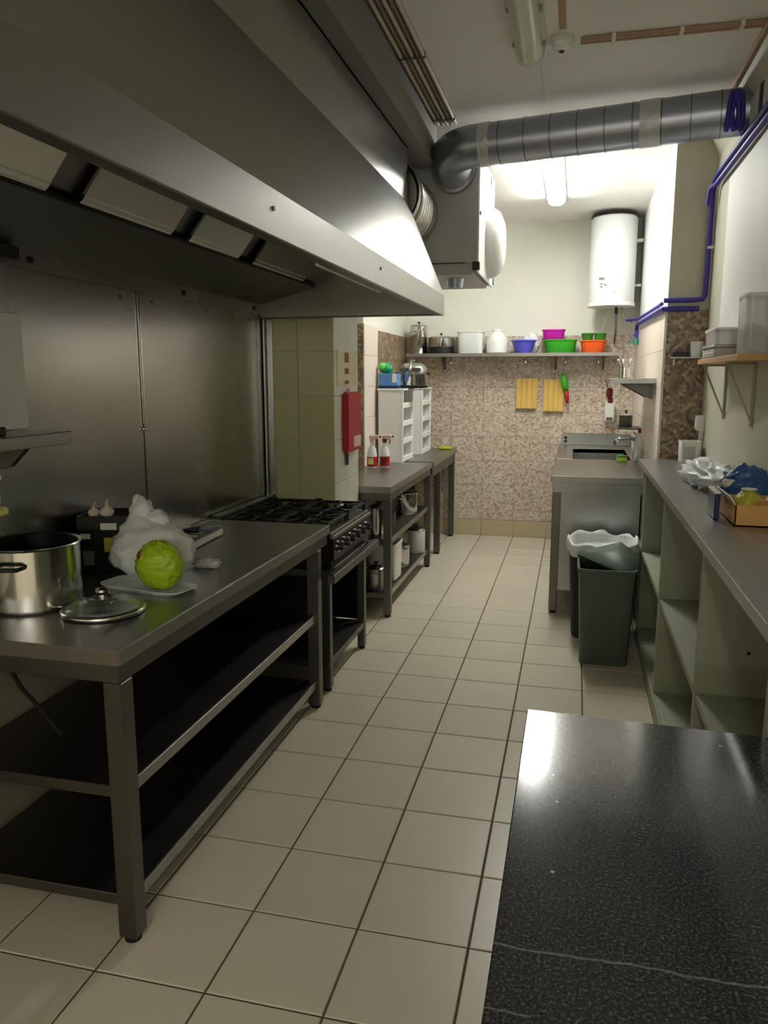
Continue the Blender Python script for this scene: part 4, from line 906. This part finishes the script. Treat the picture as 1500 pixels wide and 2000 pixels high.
# ------------------------------------------------------------------ bar counter on the right with open compartments
BX0, BY0, BY1, BZ = .436, 1.72, 5.31, 1.10
t = thing('bar_counter', 'long narrow steel-topped counter with open compartments along the right wall', 'counter', (.62, 3.5, 0))
part(t, 'countertop', B1(BX0 - .012, XR - .002, BY0, BY1, BZ - .03, BZ), steel, .003, seg=2)
part(t, 'front_strip', B1(BX0 - .016, BX0 - .010, BY0, BY1, BZ - .034, BZ + .003), steel, .0015)
for y in (4.93, 3.87, 2.69, 1.75):
    part(t, 'divider', B1(BX0, XR - .004, y - .018, y + .018, 0.0, BZ - .03), blockgrey, .002)
part(t, 'end_panel', B1(BX0 + .02, XR - .004, BY1 - .03, BY1, 0, BZ - .03), blockgrey, .002)
ys_ = [4.93, 3.87, 2.69, 1.75]
for k in range(3):
    y1_, y0_ = ys_[k] - .018, ys_[k + 1] + .018
    part(t, 'compartment_shelf', B1(BX0 + .004, XR - .004, y0_, y1_, .535, .565), blockgrey, .002)
    part(t, 'compartment_floor', B1(BX0 + .004, XR - .004, y0_, y1_, .05, .08), blockgrey, .002)
    part(t, 'kick_board', B1(BX0 - .008, BX0 + .004, y0_ - .018, y1_ + .018, 0, .078), blockgrey, .002)
    part(t, 'back_board', B1(XR - .012, XR - .004, y0_, y1_, .08, BZ - .03), blockgrey)
part(t, 'compartment_shelf', B1(BX0 + .004, XR - .004, 4.948, BY1 - .03, .535, .565), blockgrey)
part(t, 'peg_hole', C1((BX0 + .16, 2.6715, .72), (BX0 + .16, 2.6725, .72), .006, seg=10), black)

# things on the bar counter
t = thing('white_caddy', 'white plastic caddy at the far end of the bar counter', 'caddy', (.715, 5.2, BZ))
part(t, 'caddy_body', L1([(.93, 0), (.96, .004), (1, .13), (.95, .13), (.92, .01), (0, .008)], (.715, 5.20, BZ), 32, (6, .062, .075)), white_p, 0, 40); part(t, 'grey_front', B1(.672, .74, 5.1225, 5.1245, BZ + .02, BZ + .10), greybox)
part(t, 'base', B1(.665, .765, 5.14, 5.26, BZ + .0005, BZ + .004), black)
bm = BM(); blob(bm, (.66, 4.1, BZ + .05), (.11, .36, .06), .45, 31, 3.4, 40, 22, BZ + .0008)
solo('clear_film', bm, bagfilm, 'crumpled clear plastic film along the middle of the bar counter', 'plastic film', (.66, 4.1, BZ), 0, 'all')
t = thing('cardboard_box', 'open shallow cardboard box on the bar counter', 'box', (.67, 3.06, BZ))
x0, x1, y0, y1, z0, hb = .572, .785, 2.94, 3.22, BZ + .0005, .075
part(t, 'front_wall', B1(x0, x1, y0, y0 + .004, z0, z0 + hb), cardb); part(t, 'back_wall', B1(x0, x1, y1 - .004, y1, z0, z0 + hb), cardb); part(t, 'side_wall', B1(x0, x0 + .004, y0, y1, z0, z0 + hb), cardb); part(t, 'side_wall', B1(x1 - .004, x1, y0, y1, z0, z0 + hb), cardb); part(t, 'bottom', B1(x0, x1, y0, y1, z0, z0 + .004), cardb)
bm = BM(); prism(bm, [(y0, z0 + hb), (y0 - .02, z0 + hb + .022), (y0 - .018, z0 + hb + .025), (y0 + .004, z0 + hb)], x0 + .06, x1, 'x'); part(t, 'flap', bm, cardb)
bm = BM(); prism(bm, [(x0, z0 + hb), (x0 - .022, z0 + hb + .03), (x0 - .019, z0 + hb + .033), (x0 + .004, z0 + hb)], y0 + .01, y1 - .01); part(t, 'flap', bm, paper)
t = thing('yellow_packet', 'yellow-green round packet in the cardboard box', 'packet', (.63, 3.06, z0 + .005)); bm = BM(); blob(bm, (.635, 3.05, z0 + .062), (.052, .06, .056), .12, 6, 2.5, 28, 18, z0 + .0045); part(t, 'film', bm, yellowgreen, 0, 'all'); part(t, 'label_ring', L1([(.022, -.001), (.028, .0), (.028, .003), (.022, .004)], (.635, 3.05, z0 + .119), 20), paper)
t = thing('white_packet', 'pale packet beside the yellow packet in the box', 'packet', (.73, 3.06, z0 + .005)); bm = BM(); blob(bm, (.733, 3.05, z0 + .052), (.042, .08, .048), .2, 16, 3, 26, 16, z0 + .0045); part(t, 'film', bm, paper, 0, 'all')
t = thing('blue_bag', 'blue crinkled bag standing behind the cardboard box', 'bag', (.69, 3.36, BZ)); bm = BM(); blob(bm, (.69, 3.37, BZ + .085), (.095, .10, .09), .24, 19, 3.2, 34, 22, BZ + .0008); part(t, 'film', bm, bluefilm, 0, 'all'); bm = BM(); blob(bm, (.62, 3.33, BZ + .105), (.03, .03, .022), .2, 7); part(t, 'white_print', bm, paper, 0, 'all')
t = thing('navy_pack', 'small navy pack with a white edge leaning by the cardboard box', 'packet', (.54, 3.12, BZ))
part(t, 'pack', B1(.520, .539, 3.05, 3.20, BZ + .0008, BZ + .098), navy, .003); part(t, 'white_edge', B1(.5195, .5395, 3.05, 3.20, BZ + .098, BZ + .108), white_p, .002)

# ------------------------------------------------------------------ wooden shelf and its load
t = thing('wooden_shelf', 'pale wooden shelf on brackets above the bar counter', 'shelf', (.73, 4.1, 1.69))
part(t, 'board', B1(.655, XR - .0125, 3.565, 4.68, 1.695, 1.722), wood, .002)
for y in (4.60, 3.90):
    b_ = part(t, 'bracket', B1(XR - .012, XR - .0005, y - .012, y + .012, 1.40, 1.695), blockgrey, .001)
    part(b_, 'bracket_arm', B1(.67, XR - .012, y - .012, y + .012, 1.684, 1.695), blockgrey); bm = BM(); prism(bm, [(.672, 1.684), (.684, 1.684), (XR - .012, 1.445), (XR - .012, 1.425)], y - .005, y + .005); part(b_, 'brace', bm, blockgrey)
zz = 1.7225
t = thing('food_container', 'flat grey lidded container at the bottom of the clear stack', 'container', (.72, 4.36, zz), 'stacked containers on the wooden shelf')
part(t, 'tub', B1(.660, .785, 4.18, 4.56, zz, zz + .048), greybox, .006, seg=2); part(t, 'lid', B1(.655, .787, 4.175, 4.565, zz + .048, zz + .060), steel, .003); part(t, 'rib', B1(.657, .66, 4.2, 4.54, zz + .02, zz + .026), white_p)
t = thing('food_container', 'clear plastic container on top of the grey one', 'container', (.72, 4.36, zz + .06), 'stacked containers on the wooden shelf')
part(t, 'tub', L1([(.94, .0), (.96, .003), (1.0, .07), (.97, .07), (.93, .006), (0, .005)], (.722, 4.36, zz + .0605), 40, (7, .062, .185)), clearbox, 0, 40); part(t, 'lid', L1([(1.03, .07), (1.05, .072), (1.05, .082), (1.0, .086), (0, .086)], (.722, 4.36, zz + .0605), 40, (7, .062, .185)), frosted, 0, 40)
t = thing('storage_box', 'tall translucent box of brown contents at the near end of the shelf', 'box', (.735, 3.68, zz))
bm = BM(); lathe(bm, [(.95, 0), (.97, .004), (1, .235), (.955, .235), (.93, .012), (0, .010)], (.733, 3.685, zz), 40, (8, .052, .105)); part(t, 'box_wall', bm, clearbox, 0, 40); bm = BM(); blob(bm, (.735, 3.685, zz + .07), (.042, .085, .062), .15, 3, 4, 28, 18); part(t, 'contents', bm, contents, 0, 'all')
part(t, 'lid', L1([(1.02, .235), (1.04, .238), (1.04, .25), (0, .252)], (.733, 3.685, zz), 40, (8, .052, .105)), frosted, 0, 40)
t = thing('small_jar', 'small steel-lidded jar at the far end of the wooden shelf', 'jar', (.70, 4.62, zz)); x, y = .695, 4.622
part(t, 'glass', L1([(.026, 0), (.028, .003), (.028, .05), (.022, .06)], (x, y, zz), 20), chrome, 0, 40); part(t, 'lid', L1([(.025, .06), (.026, .075), (0, .077)], (x, y, zz), 20), clearbox, 0, 40)
# little ledge on the mosaic pier
t = thing('pier_ledge', 'thin pale ledge on the brown mosaic pier', 'shelf', (.68, 5.36, 1.745))
part(t, 'plate', B1(.585, .785, 5.30, 5.3985, 1.745, 1.752), offwhite, .001); part(t, 'peg', C1((.61, 5.39, 1.70), (.61, 5.39, 1.745), .008, seg=8), offwhite)
solo('black_tin', B1(.60, .69, 5.325, 5.385, 1.7525, 1.785), black, 'flat black tin on the ledge of the mosaic pier', 'tin', (.645, 5.355, 1.7525), .004)
t = thing('glass_cup', 'pale cup on the ledge of the mosaic pier', 'cup', (.735, 5.35, 1.7525)); part(t, 'cup', L1([(.028, 0), (.032, .003), (.038, .09), (.035, .09), (.029, .006), (0, .005)], (.735, 5.35, 1.7525), 24), frosted, 0, 40); part(t, 'rim', L1([(.036, .088), (.040, .09), (.040, .096), (.036, .097)], (.735, 5.35, 1.7525), 24), offwhite, 0, 40)
t = thing('socket_box', 'surface-mounted white socket box on the right wall at the pier', 'socket', (XR - .03, 5.28, 1.29))
part(t, 'box', B1(XR - .045, XR - .0005, 5.22, 5.33, 1.29, 1.385), offwhite, .005, seg=2); part(t, 'socket_face', B1(XR - .05, XR - .044, 5.24, 5.31, 1.305, 1.37), white_p, .002); part(t, 'conduit', B1(XR - .025, XR - .0005, 5.262, 5.288, 1.105, 1.29), offwhite, .002)

# ------------------------------------------------------------------ granite counter in the foreground
t = thing('granite_counter', 'black speckled granite counter in the right foreground', 'counter', (.35, .9, 0))
bm = BM(); prism(bm, [(-.075, .18), (XR - .003, .18), (XR - .003, 1.606), (-.075, 1.645)], .87, .90, 'z'); part(t, 'slab', bm, granite, .002)
part(t, 'cabinet_body', B1(-.045, XR - .006, .22, 1.575, .08, .87), blockgrey, .003)
part(t, 'plinth', B1(-.01, XR - .006, .25, 1.54, 0, .08), soffit_m)
for k in range(2):
    d = part(t, 'cabinet_door', B1(-.063, -.045, .235 + k * .675, .895 + k * .675, .10, .855), blockgrey, .003); part(d, 'door_handle', B1(-.082, -.062, .84 + k * .10, .855 + k * .10, .60, .74), steel, .003)
